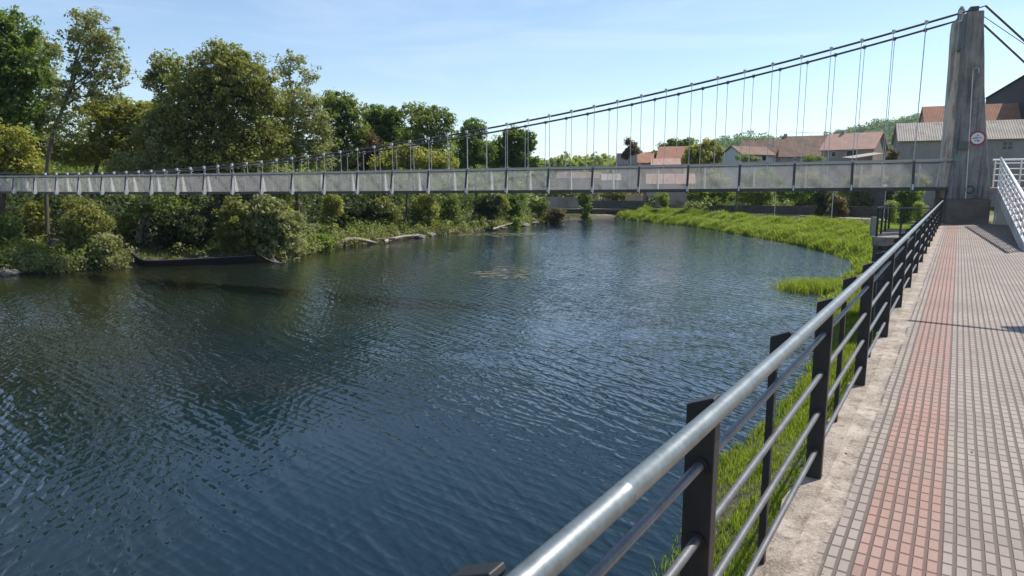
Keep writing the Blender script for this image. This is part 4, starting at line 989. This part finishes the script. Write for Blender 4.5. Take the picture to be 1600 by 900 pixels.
VG = 'garden plants beyond the path'
def plant(name, label, cat, d, px_, py_, rx, ry, kind, **kw): return bush(name, label, cat, d, px_, py_, rx, ry, kind, group=VG, **kw)
def vine(label, d, x0, x1, y):
    lob = [(x, y + rng.uniform(-2, 2), 9, 5.5, dd) for x in np.arange(x0, x1, 7) for dd in (-2.0, .5, 3.0)]
    lob += [(x, y + 8, 7, 6, rng.uniform(-2, 2)) for x in np.arange(x0, x1, 12)]
    return tree('grape_vine', label, 'vine', d, ((x0 + x1) / 2, 310), lob, 'vine', size=.2, per=34, rc=.45, dens=1.1, trunk_r=.06, group=VG, twigs=.1)
vine('leafy vine canopy behind the wall, leftmost and broadest stretch', 112, 1082, 1144, 301)
vine('leafy vine canopy between the thick dark pole and the thin pole', 106, 1160, 1208, 301)
vine('leafy vine canopy right of the thin pole between the vine rows', 100, 1220, 1268, 300)
plant('garden_bush', 'lime bush standing alone left of the leftmost vines', 'bush', 116, 1037, 312, 13, 12, 'vine')
plant('garden_bush', 'dark rounded bush under the right end of the vines', 'bush', 94, 1283, 303, 18, 12, 'dark')
plant('garden_bush', 'pinkish dry bush beside the brown slatted wall', 'bush', 92, 1310, 311, 18, 8, 'brown')
plant('garden_bush', 'tall dark green bush between the slatted wall and pylon', 'bush', 78, 1418, 303, 24, 14, 'deep', n=7)
plant('yellow_flower_bush', 'bush with yellow flowers right of the slim pole, left of two', 'bush', 74, 1393, 317, 8, 4, 'vine', n=3, size=.12)
plant('yellow_flower_bush', 'bush with yellow flowers close to the pylon, right of two', 'bush', 74, 1436, 318, 8, 4, 'vine', n=3, size=.12)
plant('garden_bush', 'pale grey-green bush seen through the mesh next to the pylon', 'bush', 82, 1425, 281, 26, 14, 'grey', n=6)
plant('garden_bush', 'wide grey-green shrub seen through the mesh above the slatted wall', 'bush', 98, 1345, 283, 34, 12, 'grey', n=6)
plant('garden_bush', 'big lime shrub seen through the mesh above the right vines', 'bush', 104, 1265, 283, 34, 14, 'grey', n=6)
plant('garden_bush', 'lime shrub seen through the mesh above the leftmost vines', 'bush', 118, 1115, 284, 30, 12, 'yellow', n=6)
plant('garden_bush', 'green shrub row seen through the mesh between the vine stretches', 'bush', 116, 1190, 278, 34, 14, 'mid', n=6)
plant('rusty_shrub', 'rust-coloured creeper on the corner of the grey shed', 'shrub', 94, 1393, 244, 12, 12, 'brown')
plant('garden_bush', 'dark bushes on the wall left of the ochre earth wall', 'bush', 128, 958, 303, 26, 9, 'olive', n=6)
plant('garden_bush', 'green hedge above the long grey garden wall', 'bush', 130, 880, 301, 32, 7, 'mid', n=7)
RG = 'trees in the village'
def rt_(label, d, foot, lobes, kind, **kw): return tree('village_tree', label, 'tree', d, foot, lobes, kind, group=RG, **kw)
rt_('lone small dark tree rising from the dark barn roof', 140, (984,300), [(984,225,9,8),(990,235,10,8),(978,240,9,8)], 'brown', size=.25, trunk_r=.15, twigs=.6)
rt_('yellow-green broad tree right of the steep red roof', 128, (1095,300), [(1105,228,14,10),(1085,240,16,12),(1118,242,15,12),(1100,250,20,10),(1078,252,12,8)], 'yellow', size=.26, trunk_r=.22)
rt_('dark green tree behind the steep red roof', 160, (1055,300), [(1050,228,18,9),(1072,226,16,9),(1040,238,14,9),(1075,240,16,9)], 'deep', size=.35, rc=1.1, trunk_r=.25)
rt_('green tree filling the gap between the orange cottage and red roof', 158, (1012,300), [(1010,246,14,6),(1025,242,12,7),(1000,250,10,6)], 'mid', size=.33, rc=1.0, trunk_r=.2)
rt_('green shrubby tree in front of the white shed', 116, (1172,300), [(1160,247,10,6),(1178,249,9,5)], 'mid', size=.18, trunk_r=.08)
rt_('young green tree among the roofs beside the lean-to', 112, (1262,300), [(1265,248,10,6),(1280,250,9,5)], 'mid', size=.18, trunk_r=.08)

scatter_mass('garden_growth', 'mid', 420, (1075, 1400), (104, 122), 4.2, 1.1, .24, 34, 'mixed green growth of the kitchen gardens below the houses')
scatter_mass('garden_scrub', 'olive', 240, (850, 1075), (124, 140), 3.0, 1.0, .26, 30, 'scrubby growth on the plots beyond the end of the river')
# far woodland on the ridge and the tree line behind the river's end
def far_wood(name, n, xr, yr, sz, kind, label, cond=None):
    pts = []; rads = []
    P_ = np.stack([rng.uniform(*xr, n * 4), rng.uniform(*yr, n * 4)], 1)
    if cond is not None: P_ = P_[cond(P_)]
    P_ = P_[:n]; z = height(P_[:,0], P_[:,1])
    for (x, y), z0 in zip(P_, z):
        h_ = sz * rng.uniform(.6, 1.3)
        for _ in range(4): pts.append((x + rng.normal()*sz*.25, y + rng.normal()*sz*.25, z0 + h_ * rng.uniform(.35, 1))); rads.append(sz * rng.uniform(.22, .42))
    tag(leaf_mass(name, pts, rads, kind, sz * .13, 22), label, 'woodland')
far_wood('ridge_forest', 1500, (120, 700), (640, 940), 13, 'deep', 'distant bluish wooded ridge behind the village roofs')
far_wood('far_woodland', 700, (5, 75), (190, 330), 8.5, 'mid', 'green tree line beyond the end of the river')
far_wood('left_woodland', 350, (-260, 0), (130, 240), 11, 'deep', 'woods filling the distance behind the left bank')

t = NT('air'); pv = t.n('VolumePrincipled'); pv.inputs['Color'].default_value = (.62, .78, 1, 1); pv.inputs['Density'].default_value = .00011; pv.inputs['Anisotropy'].default_value = .2
t.t.links.new(pv.outputs[0], t.out.inputs['Volume'])
tag(MB().box(-2600, 2700, -450, 3300, -12, 170).build('haze', t.m), kind='stuff')
